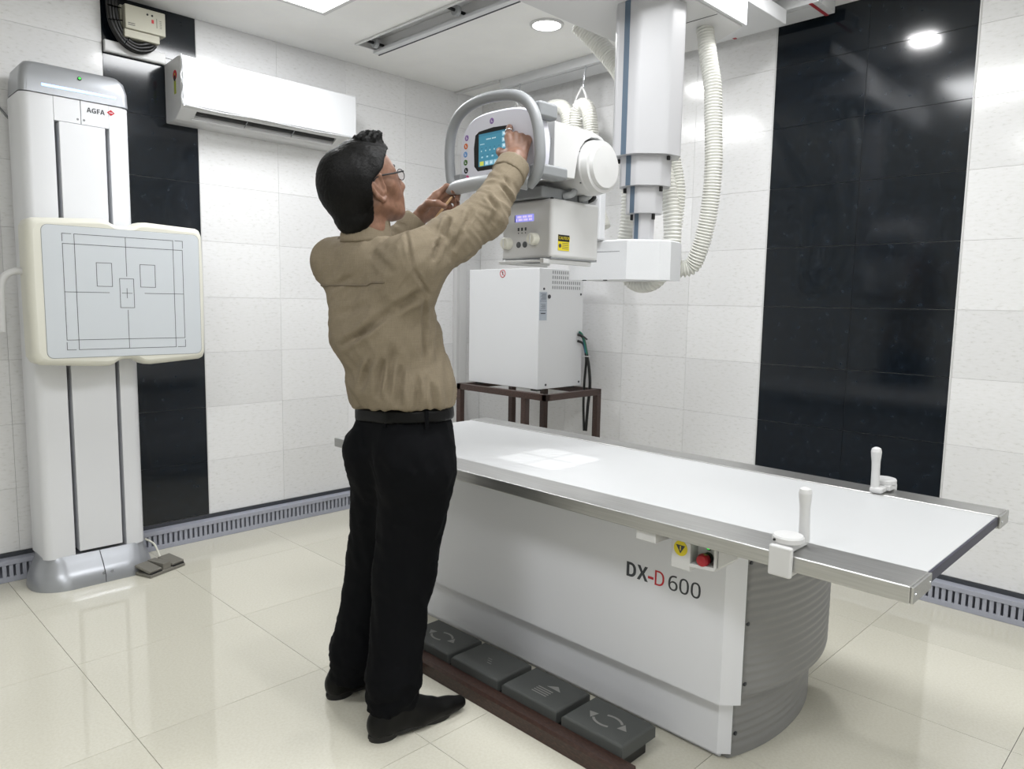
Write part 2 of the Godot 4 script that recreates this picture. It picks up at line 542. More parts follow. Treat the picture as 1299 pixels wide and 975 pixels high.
# ---------------------------------------------------------------- bodies: smooth-joined tapered capsules meshed as surface nets
# prims: [a, b, radius at a, radius at b]; cuts: [point, outward normal, reach]
func net(prims: Array, cell: float, k: float, cuts := [], extra = null) -> Array:
	var lo := Vector3(1e9, 1e9, 1e9)
	var hi := -lo
	for p in prims:
		var r: float = maxf(p[2], p[3])
		lo = lo.min(p[0] - Vector3(r, r, r)).min(p[1] - Vector3(r, r, r))
		hi = hi.max(p[0] + Vector3(r, r, r)).max(p[1] + Vector3(r, r, r))
	var pad := cell * 3.0
	lo -= Vector3(pad, pad, pad)
	hi += Vector3(pad, pad, pad)
	var nx := int((hi.x - lo.x) / cell) + 2
	var ny := int((hi.y - lo.y) / cell) + 2
	var nz := int((hi.z - lo.z) / cell) + 2
	var F := PackedFloat32Array()
	F.resize(nx * ny * nz)
	F.fill(0.2)
	for p in prims:
		var a: Vector3 = p[0]
		var b: Vector3 = p[1]
		var ra: float = p[2]
		var rb: float = p[3]
		var ba := b - a
		var bb := maxf(ba.length_squared(), 1e-9)
		var m := maxf(ra, rb) + k + cell * 2.0
		var l := a.min(b) - Vector3(m, m, m) - lo
		var h := a.max(b) + Vector3(m, m, m) - lo
		for ix in range(maxi(0, int(l.x / cell)), mini(nx - 1, int(h.x / cell) + 1) + 1):
			for iy in range(maxi(0, int(l.y / cell)), mini(ny - 1, int(h.y / cell) + 1) + 1):
				var row := (ix * ny + iy) * nz
				for iz in range(maxi(0, int(l.z / cell)), mini(nz - 1, int(h.z / cell) + 1) + 1):
					var q := lo + Vector3(ix, iy, iz) * cell - a
					var t := clampf(q.dot(ba) / bb, 0.0, 1.0)
					var d := (q - ba * t).length() - ra - (rb - ra) * t
					var o := F[row + iz]
					var g := k - absf(d - o)
					F[row + iz] = minf(d, o) - (g * g / k * 0.25 if g > 0.0 else 0.0)
	for c in cuts:
		var reach: float = c[2]
		var l2: Vector3 = c[0] - Vector3(reach, reach, reach) - lo
		var h2: Vector3 = c[0] + Vector3(reach, reach, reach) - lo
		for ix in range(maxi(0, int(l2.x / cell)), mini(nx - 1, int(h2.x / cell)) + 1):
			for iy in range(maxi(0, int(l2.y / cell)), mini(ny - 1, int(h2.y / cell)) + 1):
				for iz in range(maxi(0, int(l2.z / cell)), mini(nz - 1, int(h2.z / cell)) + 1):
					var q := lo + Vector3(ix, iy, iz) * cell
					var at := (ix * ny + iy) * nz + iz
					if q.distance_to(c[0]) < reach:
						F[at] = maxf(F[at], (q - c[0]).dot(c[1]))
	if extra != null:
		for ix in nx:
			for iy in ny:
				for iz in nz:
					var at := (ix * ny + iy) * nz + iz
					if F[at] < cell * 3.0:
						F[at] = extra.call(lo + Vector3(ix, iy, iz) * cell, F[at])
	# one vertex in each cell that the surface crosses
	var V := PackedVector3Array()
	var at_cell := {}
	var off := PackedInt32Array([0, 1, nz, nz + 1, ny * nz, ny * nz + 1, ny * nz + nz, ny * nz + nz + 1])
	for ix in nx - 1:
		for iy in ny - 1:
			var row := (ix * ny + iy) * nz
			for iz in nz - 1:
				var base := row + iz
				var s := 0
				for j in 8:
					if F[base + off[j]] < 0.0:
						s += 1
				if s == 0 or s == 8:
					continue
				var sum := Vector3.ZERO
				var cnt := 0
				for e in [[0, 1], [2, 3], [4, 5], [6, 7], [0, 2], [1, 3], [4, 6], [5, 7], [0, 4], [1, 5], [2, 6], [3, 7]]:
					var f0 := F[base + off[e[0]]]
					var f1 := F[base + off[e[1]]]
					if (f0 < 0.0) != (f1 < 0.0):
						var t := f0 / (f0 - f1)
						var p0 := Vector3(e[0] >> 2, (e[0] >> 1) & 1, e[0] & 1)
						var p1 := Vector3(e[1] >> 2, (e[1] >> 1) & 1, e[1] & 1)
						sum += p0.lerp(p1, t)
						cnt += 1
				at_cell[base] = V.size()
				V.append(lo + (Vector3(ix, iy, iz) + sum / cnt) * cell)
	var I := PackedInt32Array()
	var sx := ny * nz
	for base in at_cell:
		var ins := F[base] < 0.0
		for ax in 3:
			var du: int = [nz, 1, sx][ax]
			var dv: int = [1, sx, nz][ax]
			var da: int = [sx, nz, 1][ax]
			if (F[base + da] < 0.0) == ins:
				continue
			if not (at_cell.has(base - du) and at_cell.has(base - dv) and at_cell.has(base - du - dv)):
				continue
			var a: int = at_cell[base]
			var b: int = at_cell[base - du]
			var c: int = at_cell[base - du - dv]
			var d: int = at_cell[base - dv]
			if ins:
				I.append_array(PackedInt32Array([a, c, b, a, d, c]))
			else:
				I.append_array(PackedInt32Array([a, b, c, a, c, d]))
	return [V, I]

func net_normals(V: PackedVector3Array, I: PackedInt32Array) -> PackedVector3Array:
	var N := PackedVector3Array()
	N.resize(V.size())
	for t in range(0, I.size(), 3):
		var n := (V[I[t + 2]] - V[I[t]]).cross(V[I[t + 1]] - V[I[t]])
		N[I[t]] += n
		N[I[t + 1]] += n
		N[I[t + 2]] += n
	for i in N.size():
		N[i] = N[i].normalized()
	return N

# adds a net to a SurfaceTool; fold(p, n) gives a displacement along the normal
func add_net(st: SurfaceTool, w: Array, fold = null, xf := Transform3D.IDENTITY) -> void:
	var V: PackedVector3Array = w[0]
	var I: PackedInt32Array = w[1]
	var N := net_normals(V, I)
	if fold != null:
		for i in V.size():
			V[i] += N[i] * fold.call(V[i], N[i])
		N = net_normals(V, I)
	for i in I:
		vtx(st, xf * V[i], (xf.basis * N[i]).normalized())

# ---------------------------------------------------------------- the room
const CEIL := 2.757
const ROOM_X := 5.9
const ROOM_Z := 6.6
const ROW0 := 0.1256
const TW := 0.45
const TH := 0.3

func tile_mesh(w: float, h: float, t: float) -> ArrayMesh:
	# face towards +z, a fine bevel round it
	var st := begin()
	var p := PackedVector2Array([Vector2(0, 0), Vector2(w, 0), Vector2(w, h), Vector2(0, h)])
	prism(st, p, Transform3D.IDENTITY, t, 0.0005, false)
	return st.commit()

func piece(called: String, mesh: Mesh, m: Material, parent: Node3D, xf: Transform3D) -> void:
	var o := MeshInstance3D.new()
	o.name = called
	o.mesh = mesh
	o.material_override = m
	parent.add_child(o, true)
	o.transform = xf

func build_room() -> void:
	var rng := RandomNumberGenerator.new()
	rng.seed = 7
	var st := begin()
	box(st, Vector3(-0.25, -0.2, -0.25), Vector3(ROOM_X + 0.25, -0.010, ROOM_Z + 0.25), 0.001)
	var fl := structure(st, "floor", M.grout_floor, "polished cream floor tiles of the treatment room", "floor")
	st = begin()
	for q in [[-0.25, 0.30, -0.25, ROOM_Z + 0.25], [3.9, ROOM_X + 0.25, -0.25, ROOM_Z + 0.25], [0.30, 3.9, -0.25, 1.097], [0.30, 3.9, 1.262, ROOM_Z + 0.25]]:
		box(st, Vector3(q[0], CEIL, q[2]), Vector3(q[1], CEIL + 0.07, q[3]), 0.0005)
	box(st, Vector3(-0.25, CEIL + 0.07, -0.25), Vector3(ROOM_X + 0.25, CEIL + 0.2, ROOM_Z + 0.25), 0.0005)
	structure(st, "ceiling", M.ceiling_paint, "plain white painted ceiling", "ceiling")
	st = begin()
	box(st, Vector3(-0.25, -0.2, -0.25), Vector3(-0.009, CEIL + 0.1, ROOM_Z + 0.25), 0.001)
	var wl := structure(st, "wall_left", M.grout_light, "pale stone tiled wall with one black tile column behind the wall stand", "wall")
	st = begin()
	box(st, Vector3(-0.009, -0.2, -0.25), Vector3(ROOM_X + 0.25, CEIL + 0.1, -0.009), 0.001)
	var wb := structure(st, "wall_back", M.grout_light, "pale stone tiled wall with a wide black tile band", "wall")
	st = begin()
	box(st, Vector3(ROOM_X, -0.2, -0.009), Vector3(ROOM_X + 0.25, CEIL + 0.1, ROOM_Z + 0.25), 0.001)
	structure(st, "wall_right", M.wall_paint, "plain white wall opposite the wall stand", "wall")
	st = begin()
	box(st, Vector3(-0.009, -0.2, ROOM_Z), Vector3(ROOM_X, CEIL + 0.1, ROOM_Z + 0.25), 0.001)
	structure(st, "wall_front", M.wall_paint, "plain white wall opposite the black tile band", "wall")
	# wall tiles: rows of 0.30 m from above the cable duct, columns of 0.45 m
	var meshes := {}
	var g := 0.0004
	for side in 2:
		var edge0: float = 2.032 if side == 0 else 2.192     # start of the black column
		var far: float = ROOM_Z if side == 0 else ROOM_X
		var cols := []
		var c := edge0
		while c > 0.0:
			c -= TW
		while c < far:
			cols.append([maxf(c, 0.0), minf(c + TW, far)])
			c += TW
		for k in range(0, 9):
			var y0 := ROW0 + TH * k
			var y1 := minf(y0 + TH, CEIL)
			for q in cols:
				var centre: float = (q[0] + q[1]) * 0.5
				g = 0.0009 if (centre > edge0 and centre < edge0 + (TW if side == 0 else 2 * TW)) else 0.0004
				var w: float = q[1] - q[0] - 2 * g
				if w < 0.01:
					continue
				var h := y1 - y0 - 2 * g
				var key := "%.4f_%.4f" % [w, h]
				if not meshes.has(key):
					meshes[key] = tile_mesh(w, h, 0.0085)
				var mid: float = (q[0] + q[1]) * 0.5
				var black: bool = (mid > edge0 and mid < edge0 + TW) if side == 0 else (mid > edge0 and mid < edge0 + 2 * TW)
				var m: Material = M["tile_black_%d" % rng.randi_range(0, 1)] if black else M["tile_white_%d" % rng.randi_range(0, 2)]
				if side == 0:
					piece("tile", meshes[key], m, wl, Transform3D(Basis(Vector3.FORWARD, Vector3.UP, Vector3.RIGHT), Vector3(0, y0 + g, q[1] - g)))
				else:
					piece("tile", meshes[key], m, wb, Transform3D(Basis.IDENTITY, Vector3(q[0] + g, y0 + g, 0)))
	# floor tiles of about 0.62 m
	var ft := 0.6225
	for i in range(-1, 9):
		for j in range(-3, 8):
			var x0 := maxf(0.5038 + ft * i, 0.0)
			var x1 := minf(0.5038 + ft * (i + 1), ROOM_X)
			var z0 := maxf(1.7503 + ft * j, 0.0)
			var z1 := minf(1.7503 + ft * (j + 1), ROOM_Z)
			if x1 - x0 < 0.02 or z1 - z0 < 0.02:
				continue
			var gf := 0.0007
			var key := "f%.4f_%.4f" % [x1 - x0, z1 - z0]
			if not meshes.has(key):
				meshes[key] = tile_mesh(x1 - x0 - 2 * gf, z1 - z0 - 2 * gf, 0.0095)
			piece("tile", meshes[key], M["tile_floor_%d" % rng.randi_range(0, 2)], fl, Transform3D(Basis(Vector3.RIGHT, Vector3.FORWARD, Vector3.UP), Vector3(x0 + gf, 0, z1 - gf)))
	# thin white edging beside the black tiles
	var n := 1
	for e in [[1, 2.192], [1, 3.092], [0, 2.032]]:
		st = begin()
		if e[0] == 1:
			box(st, Vector3(e[1] - 0.004, ROW0, -0.004), Vector3(e[1] + 0.004, CEIL, 0.003), 0.001)
		else:
			box(st, Vector3(-0.004, ROW0, e[1] - 0.003), Vector3(0.002, CEIL, e[1] + 0.003), 0.001)
		structure(st, "trim_%d" % n, M.white_plastic, ["thin white edging on the corner side of the black tile band", "thin white edging on the far side of the black tile band", "thin white edging beside the single black tile column"][n - 1], "trim")
		n += 1
	# slotted cable duct along the foot of both tiled walls
	for side in 2:
		var L: float = ROOM_Z if side == 0 else ROOM_X
		var s0: float = 0.0 if side == 0 else 0.062
		var t2 := func(a: Vector3) -> Vector3:
			return Vector3(a.y, a.z, a.x) if side == 0 else Vector3(a.x, a.z, a.y)
		st = begin()
		var A: Array = [
			[Vector3(s0, -0.006, 0.0005), Vector3(L, 0.046, 0.012)],       # floor strip
			[Vector3(s0, 0.0, 0.090), Vector3(L, 0.060, 0.104)],          # lid
			[Vector3(s0, 0.050, 0.082), Vector3(L, 0.060, 0.092)],
			[Vector3(s0, 0.046, 0.0005), Vector3(L, 0.056, 0.026)],       # solid foot of the front
		]
		for b in A:
			var lo: Vector3 = t2.call(b[0])
			var hi: Vector3 = t2.call(b[1])
			box(st, lo.min(hi), lo.max(hi), 0.0015)
		var duct := structure(st, "baseboard_left" if side == 0 else "baseboard_back", M.duct_lilac, "lilac grey slotted cable duct along the " + ("wall behind the wall stand" if side == 0 else "wall with the black tile band"), "cable duct")
		st = begin()
		var lo2: Vector3 = t2.call(Vector3(s0, 0.0, 0.012))
		var hi2: Vector3 = t2.call(Vector3(L, 0.003, 0.090))
		box(st, lo2.min(hi2), lo2.max(hi2), 0.001)
		part(st, "back_plate", M.duct_lilac, duct)
		st = begin()
		var p := s0 + 0.004
		while p < L - 0.02:
			var lo3: Vector3 = t2.call(Vector3(p, 0.047, 0.020))
			var hi3: Vector3 = t2.call(Vector3(p + 0.0165, 0.0555, 0.088))
			box(st, lo3.min(hi3), lo3.max(hi3), 0.001)
			p += 0.0265
		part(st, "duct_finger", M.duct_lilac, duct).set_meta("kind", "stuff")
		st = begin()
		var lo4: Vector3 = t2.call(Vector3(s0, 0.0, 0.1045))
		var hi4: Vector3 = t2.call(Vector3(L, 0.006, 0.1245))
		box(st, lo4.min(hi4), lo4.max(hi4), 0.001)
		part(st, "dark_strip", M.print_dark, duct)  # dark strip between the duct lid and the lowest tile row

# ---------------------------------------------------------------- lights of the room
const PANELS := [[0.87, 1.92, "square LED ceiling panel above the wall stand side of the room"], [2.77, 1.92, "square LED ceiling panel above the foot of the examination table"], [4.67, 1.92, "added unseen square fill light panel beside the plain right wall, nearer the black tile band"], [2.77, 3.9, "square LED ceiling panel behind the standing person, in the second row"], [4.67, 3.9, "added unseen square fill light panel beside the plain right wall, in the second row"]]  # both panels beside the right wall are unseen, added as fill light
const SPOTS := [[1.30, 0.755, "round LED downlight beside the ceiling carriage of the tube crane"], [2.66, 0.72, "round LED downlight above the wide black tile band"]]

func build_lights(panel_energy: float, spot_energy: float) -> void:
	for q in PANELS:
		var t := thing("ceiling_panel_light", q[2], "ceiling light", Vector3(q[0], CEIL, q[1]), "square ceiling panels")
		var st := begin()
		for s in [-1, 1]:
			box(st, Vector3(q[0] + s * 0.30 - 0.012, CEIL - 0.008, q[1] - 0.312), Vector3(q[0] + s * 0.30 + 0.012, CEIL - 0.0005, q[1] + 0.312), 0.002)
			box(st, Vector3(q[0] - 0.288, CEIL - 0.008, q[1] + s * 0.30 - 0.012), Vector3(q[0] + 0.288, CEIL - 0.0005, q[1] + s * 0.30 + 0.012), 0.002)
		part(st, "light_frame", M.white_plastic, t)
		st = begin()
		box(st, Vector3(q[0] - 0.288, CEIL - 0.005, q[1] - 0.288), Vector3(q[0] + 0.288, CEIL - 0.0008, q[1] + 0.288), 0.001)
		part(st, "light_diffuser", M.led_panel, t)
		var l := AreaLight3D.new()
		l.name = "panel_light"
		l.area_size = Vector2(0.57, 0.57)
		l.light_energy = panel_energy
		l.light_color = Color(0.985, 0.992, 1.0)
		l.shadow_enabled = true
		t.add_child(l)
		l.position = Vector3(0, -0.012, 0)
		l.rotation = Vector3(-PI / 2, 0, 0)
	for q in SPOTS:
		var t := thing("ceiling_downlight", q[2], "ceiling light", Vector3(q[0], CEIL, q[1]), "round ceiling downlights")
		var st := begin()
		lathe(st, [Vector2(0.070, 0.0), Vector2(0.074, 0.010), Vector2(0.086, 0.009), Vector2(0.090, 0.001)], Transform3D(Basis(Vector3.RIGHT, Vector3.DOWN, Vector3.FORWARD), Vector3(q[0], CEIL, q[1])), 32)
		part(st, "light_ring", M.white_plastic, t)
		st = begin()
		lathe(st, [Vector2(0.070, 0.0008), Vector2(0.070, 0.006)], Transform3D(Basis(Vector3.RIGHT, Vector3.DOWN, Vector3.FORWARD), Vector3(q[0], CEIL, q[1])), 32)
		part(st, "light_diffuser", M.led_spot, t)
		var l := AreaLight3D.new()
		l.name = "downlight"
		l.area_size = Vector2(0.12, 0.12)
		l.light_energy = spot_energy
		l.shadow_enabled = true
		t.add_child(l)
		l.position = Vector3(0, -0.013, 0)
		l.rotation = Vector3(-PI / 2, 0, 0)

# ---------------------------------------------------------------- ceiling rails
func build_rails() -> void:
	# open channel rail, running over the table
	var t := thing("ceiling_rail", "open white ceiling channel with rollers at its end, between the LED panel and the downlight", "rail", Vector3(1.8, CEIL, 1.18))
	var st := begin()
	box(st, Vector3(0.301, CEIL + 0.058, 1.098), Vector3(3.899, CEIL + 0.0695, 1.261), 0.0005)
	box(st, Vector3(0.301, CEIL - 0.004, 1.2555), Vector3(3.899, CEIL + 0.058, 1.2615), 0.001)
	box(st, Vector3(0.301, CEIL - 0.004, 1.098), Vector3(3.899, CEIL + 0.058, 1.106), 0.001)
	box(st, Vector3(0.301, CEIL - 0.004, 1.106), Vector3(0.308, CEIL + 0.058, 1.2555), 0.001)
	part(st, "channel", M.rail_aluminium, t)
	st = begin()
	box(st, Vector3(0.295, CEIL - 0.022, 1.100), Vector3(3.9, CEIL - 0.0045, 1.135), 0.002)
	part(st, "lower_lip", M.white_metal, t)
	st = begin()
	box(st, Vector3(0.295, CEIL - 0.024, 1.092), Vector3(3.9, CEIL - 0.0045, 1.0995), 0.001)
	part(st, "dark_edge", M.print_dark, t)
	st = begin()
	box(st, Vector3(0.308, CEIL - 0.012, 1.2565), Vector3(3.899, CEIL - 0.001, 1.268), 0.002)
	part(st, "upper_lip", M.rail_aluminium, t)
	for x in [0.36, 1.06]:
		st = begin()
		lathe(st, [Vector2(0.009, -0.012), Vector2(0.026, -0.012), Vector2(0.026, 0.012), Vector2(0.009, 0.012)], axis_xf(Vector3(x, CEIL + 0.014, 1.165), Vector3.BACK), 20)
		var rl := part(st, "roller", M.grip_grey, t)
		st = begin()
		lathe(st, [Vector2(0.008, -0.058), Vector2(0.008, 0.088)], axis_xf(Vector3(x, CEIL + 0.014, 1.165), Vector3.BACK), 10)
		part(st, "axle", M.print_black, rl)
	# the rail along the tiled wall
	t = thing("ceiling_rail", "closed white ceiling rail with red end bands along the tiled wall", "rail", Vector3(1.45, CEIL, 0.15), "")
	st = begin()
	box(st, Vector3(0.43, 2.703, 0.06), Vector3(2.50, 2.7565, 0.205), 0.002)
	box(st, Vector3(0.43, 2.703, 0.213), Vector3(2.50, 2.7565, 0.245), 0.002)
	part(st, "channel", M.white_metal, t)
	st = begin()
	box(st, Vector3(0.002, 2.742, 0.235), Vector3(0.429, 2.7565, 0.262), 0.001)
	part(st, "mounting_strip", M.rail_aluminium, t)
	for x in [1.985, 2.455]:
		st = begin()
		box(st, Vector3(x, 2.7005, 0.058), Vector3(x + 0.016, 2.7032, 0.247), 0.0005)
		part(st, "end_band", M.red_tape, t, "dark red band")

# ---------------------------------------------------------------- ceiling-hung X-ray tube crane
func octa(s: float, cx: float, cz: float) -> Array:
	var half := [Vector2(-0.125, 0.05), Vector2(-0.07, 0.115), Vector2(0.03, 0.115), Vector2(0.115, 0.03)]
	var out := []
	for p in half:
		out.append(Vector2(cx, cz) + p * s)
	for p in half:
		out.append(Vector2(cx, cz) - p * s)
	# round every corner a little
	var r := []
	var n := out.size()
	for i in n:
		var a: Vector2 = out[(i + n - 1) % n]
		var b: Vector2 = out[i]
		var c: Vector2 = out[(i + 1) % n]
		r.append(b.lerp(a, 0.14))
		r.append(b.lerp(a, 0.04).lerp(b.lerp(c, 0.04), 0.5))
		r.append(b.lerp(c, 0.14))
	return r

func screen_texture() -> ImageTexture:
	var im := Image.create(320, 256, false, Image.FORMAT_RGB8)
	im.fill(Color(0.27, 0.55, 0.65))
	im.fill_rect(Rect2i(0, 0, 320, 20), Color(0.24, 0.50, 0.60))
	for k in 9:
		im.fill_rect(Rect2i(84 + k * 11 + (10 if k > 4 else 0), 44, 8, 9), Color(0.85, 0.93, 0.95))
	for k in 5:
		im.fill_rect(Rect2i(16 + k * 10, 78, 7, 8), Color(0.75, 0.88, 0.92))
	for k in 5:
		im.fill_rect(Rect2i(28 + 48 * k, 112, 14, 4), Color(0.16, 0.36, 0.46))
		im.fill_rect(Rect2i(26 + 48 * k, 130, 10, 10), Color(0.80, 0.91, 0.94))
	for k in 4:
		im.fill_rect(Rect2i(36 + 58 * k, 166, 22, 4), Color(0.20, 0.42, 0.52))
		im.fill_rect(Rect2i(30 + 58 * k, 178, 20, 12), Color(0.70, 0.86, 0.92))
	im.fill_rect(Rect2i(14, 216, 44, 34), Color(0.83, 0.84, 0.35))
	for k in 3:
		im.fill_rect(Rect2i(72 + 50 * k, 216, 42, 34), Color(0.66, 0.84, 0.91))
		im.fill_rect(Rect2i(84 + 50 * k, 228, 18, 12), Color(0.90, 0.96, 0.98))
	for k in 5:
		im.fill_rect(Rect2i(258, 12 + 46 * k, 46, 34), Color(0.62, 0.82, 0.90))
		im.fill_rect(Rect2i(270, 20 + 46 * k, 20, 16), Color(0.92, 0.97, 0.99))
	return ImageTexture.create_from_image(im)

func display_texture() -> ImageTexture:
	var im := Image.create(128, 34, false, Image.FORMAT_RGB8)
	im.fill(Color(0.60, 0.60, 0.95))
	im.fill_rect(Rect2i(0, 0, 6, 34), Color(0.12, 0.12, 0.38))
	for row in 2:
		for k in 15:
			if (k * 7 + row * 3) % 5 != 0:
				im.fill_rect(Rect2i(12 + k * 7, 5 + 14 * row, 5, 10), Color(0.93, 0.85, 0.95))
	return ImageTexture.create_from_image(im)

func image_quad(lo: Vector3, right: Vector3, up: Vector3) -> SurfaceTool:
	var st := begin()
	quad(st, lo, lo + right, lo + right + up, lo + up)
	return st

func build_crane() -> void:
	var cx := 2.215
	var cz := 1.14
	var t := thing("x_ray_tube_crane", "white ceiling-hung X-ray tube crane with telescopic column, grey ring handle and touch screen", "X-ray crane", Vector3(cx, CEIL, cz))
	var st := begin()
	# carriage and the bridge it rolls on
	slab(st, [Vector2(1.86, 0.60), Vector2(2.14, 0.565), Vector2(2.395, 0.70), Vector2(2.395, 1.78), Vector2(1.86, 1.78)], 2.505, 2.63, 0.004, false)
	var carriage := part(st, "carriage", M.white_metal, t)
	st = begin()
	slab(st, [Vector2(1.875, 0.615), Vector2(2.135, 0.582), Vector2(2.38, 0.712), Vector2(2.38, 1.765), Vector2(1.875, 1.765)], 2.498, 2.5045, 0.0, false)
	part(st, "lower_cover", M.white_plastic, carriage)
	st = begin()
	box(st, Vector3(1.90, 2.631, 0.262), Vector3(2.36, 2.697, 1.70), 0.004)
	part(st, "bridge", M.white_metal, t)
	st = begin()
	box(st, Vector3(1.880, 2.4965, 0.905), Vector3(2.376, 2.4979, 0.909), 0.0005)
	part(st, "seam", M.print_dark, carriage)
	# telescopic column
	var secs := [[1.05, 1.915, 2.4975], [0.79, 1.798, 1.97], [0.565, 1.692, 1.85], [0.33, 1.584, 1.74]]
	for s in secs:
		st = begin()
		slab(st, octa(s[0], cx, cz), s[1], s[2], 0.0015)
		var sec := part(st, "column_section", M.column_paint, t)
		st = begin()
		var k: float = s[0]
		var w: float = 0.012 + 0.006 * k
		box(st, Vector3(cx - 0.022 * k - w * 0.7, s[1] + 0.0005, cz + 0.1148 * k), Vector3(cx - 0.022 * k + w * 0.7, s[2] - 0.001, cz + 0.1148 * k + 0.0016), 0.0005)
		part(st, "blue_stripe", M.stripe_blue, sec)
		if s[0] < 1.0:
			# dark guide pads where the section leaves the one above
			for p in [Vector2(-0.126, 0.06), Vector2(0.122, -0.02)]:
				st = begin()
				cbox(st, Vector3(cx + p.x * k, s[2] - 0.055 - 0.004, cz + p.y * k), Vector3(0.014, 0.024, 0.014), 0.002)
				part(st, "guide_pad", M.black_plastic, sec)
	# cross arm under the column
	st = begin()
	slab(st, [Vector2(1.94, 1.275), Vector2(2.235, 1.275), Vector2(2.33, 1.185), Vector2(2.352, 1.14), Vector2(2.33, 1.03), Vector2(1.94, 1.03)], 1.424, 1.583, 0.008, false)
	var arm := part(st, "cross_arm", M.white_metal, t)
	st = begin()
	box(st, Vector3(1.96, 1.5355, 1.2745), Vector3(2.20, 1.537, 1.2757), 0.0003)
	part(st, "seam", M.print_dark, arm)
	for x in [2.01, 2.12]:
		st = begin()
		cbox(st, Vector3(x, 1.4225, 1.26), Vector3(0.014, 0.004, 0.012), 0.001)
		part(st, "screw", M.print_black, arm)
	# upright plate and fork that carry the tube
	st = begin()
	box(st, Vector3(1.97, 1.584, 1.262), Vector3(2.115, 1.93, 1.300), 0.006)
	box(st, Vector3(2.01, 1.74, 1.299), Vector3(2.105, 1.83, 1.60), 0.01)
	part(st, "bracket", M.white_metal, t)
	# tube: housing turned about the x axis
	st = begin()
	var ax := axis_xf(Vector3(1.99, 1.785, 1.672), Vector3.RIGHT)
	lathe(st, [Vector2(0.05, 0.0), Vector2(0.082, 0.012), Vector2(0.084, 0.02), Vector2(0.084, 0.36), Vector2(0.091, 0.362), Vector2(0.091, 0.395), Vector2(0.089, 0.40), Vector2(0.086, 0.425)], ax, 40)
	lathe(st, [Vector2(0.070, 0.4252), Vector2(0.074, 0.4254), Vector2(0.070, 0.438), Vector2(0.0, 0.441)], ax, 40)
	var tub := part(st, "tube_housing", M.white_plastic, t)
	for a in [0.5, 2.6, 4.0, 5.6]:
		st = begin()
		cbox(st, Vector3(2.378, 1.785 + 0.0905 * sin(a), 1.672 + 0.0905 * cos(a)), Vector3(0.006, 0.004, 0.004), 0.001)
		part(st, "screw", M.print_dark, tub)
	# sheet cover over the tube
	st = begin()
	var cover := []
	for p in [Vector2(1.883, 1.732), Vector2(1.883, 1.904), Vector2(1.69, 1.902), Vector2(1.64, 1.892), Vector2(1.59, 1.865), Vector2(1.562, 1.83), Vector2(1.555, 1.795)]:
		cover.append(p)
	for i in 9:
		var a := PI * 0.02 + (PI * 0.92) * i / 8.0
		cover.append(Vector2(1.668 - 0.098 * cos(a), 1.788 + 0.098 * sin(a)))
	cover.append(Vector2(1.778, 1.735))
	slab_x(st, cover, 2.03, 2.382, 0.003, false)
	part(st, "tube_cover", M.white_plastic, t)
	# dark works seen between the tube and the collimator
	st = begin()
	box(st, Vector3(2.05, 1.676, 1.60), Vector3(2.30, 1.715, 1.85), 0.006)
	part(st, "mounting_flange", M.handle_grey, t)
	for z in [1.635, 1.72]:
		st = begin()
		tube(st, curve([Vector3(2.30, 1.69, z + 0.02), Vector3(2.325, 1.70, z), Vector3(2.32, 1.735, z - 0.03)], 0.01), 0.012, 10)
		part(st, "cooling_pipe", M.grip_grey, t)
	st = begin()
	tube(st, curve([Vector3(2.24, 1.68, 1.60), Vector3(2.30, 1.70, 1.575), Vector3(2.26, 1.73, 1.545)], 0.01), 0.009, 8)
	part(st, "black_cable", M.cable_black, t)
	# collimator: hollow box with a lamp inside; cross hairs over its square window
	var co := Vector3(2.21, 1.575, 1.7025)
	st = begin()
	box(st, Vector3(2.09, 1.475, 1.575), Vector3(2.33, 1.675, 1.83), 0.014, 3, true)
	var col := part(st, "collimator", M.white_plastic, t)
	st = begin()
	var lx := 2.212
	var lz := 1.680
	var wh := 0.029
	var bt := 0.0030
	box(st, Vector3(2.094, 1.474, 1.579), Vector3(lx - wh, 1.482, 1.826), 0.0003)
	box(st, Vector3(lx + wh, 1.474, 1.579), Vector3(2.326, 1.482, 1.826), 0.0003)
	box(st, Vector3(lx - wh, 1.474, 1.579), Vector3(lx + wh, 1.482, lz - wh), 0.0003)
	box(st, Vector3(lx - wh, 1.474, lz + wh), Vector3(lx + wh, 1.482, 1.826), 0.0003)
	part(st, "window_plate", M.handle_grey, col)
	st = begin()
	box(st, Vector3(lx - bt / 2, 1.475, lz - wh), Vector3(lx + bt / 2, 1.4765, lz + wh), 0.0002)
	box(st, Vector3(lx - wh, 1.475, lz - bt / 2), Vector3(lx + wh, 1.4765, lz + bt / 2), 0.0002)
	part(st, "cross_hair", M.print_black, col)
	st = begin()
	cbox(st, Vector3(lx, 1.664, lz), Vector3(0.004, 0.002, 0.004), 0.0005)
	part(st, "field_lamp", M.led_panel, col)
	var fl := AreaLight3D.new()
	fl.name = "field_light"
	fl.area_size = Vector2(0.001, 0.001)
	fl.light_energy = 0.30
	fl.shadow_enabled = true
	t.add_child(fl)
	fl.position = Vector3(lx, 1.661, lz) - t.position
	fl.rotation = Vector3(-PI / 2, 0, 0)
	st = begin()
	box(st, Vector3(2.10, 1.462, 1.845), Vector3(2.30, 1.470, 1.853), 0.002)
	box(st, Vector3(2.10, 1.458, 1.60), Vector3(2.108, 1.470, 1.853), 0.002)
	box(st, Vector3(2.300, 1.458, 1.60), Vector3(2.318, 1.474, 1.853), 0.002)
	box(st, Vector3(2.112, 1.464, 1.60), Vector3(2.12, 1.474, 1.84), 0.002)
	part(st, "accessory_rail", M.rail_aluminium, col)
	st = begin()
	box(st, Vector3(2.19, 1.4625, 1.78), Vector3(2.30, 1.4655, 1.84), 0.001)
	part(st, "filter_slot", M.black_plastic, col)
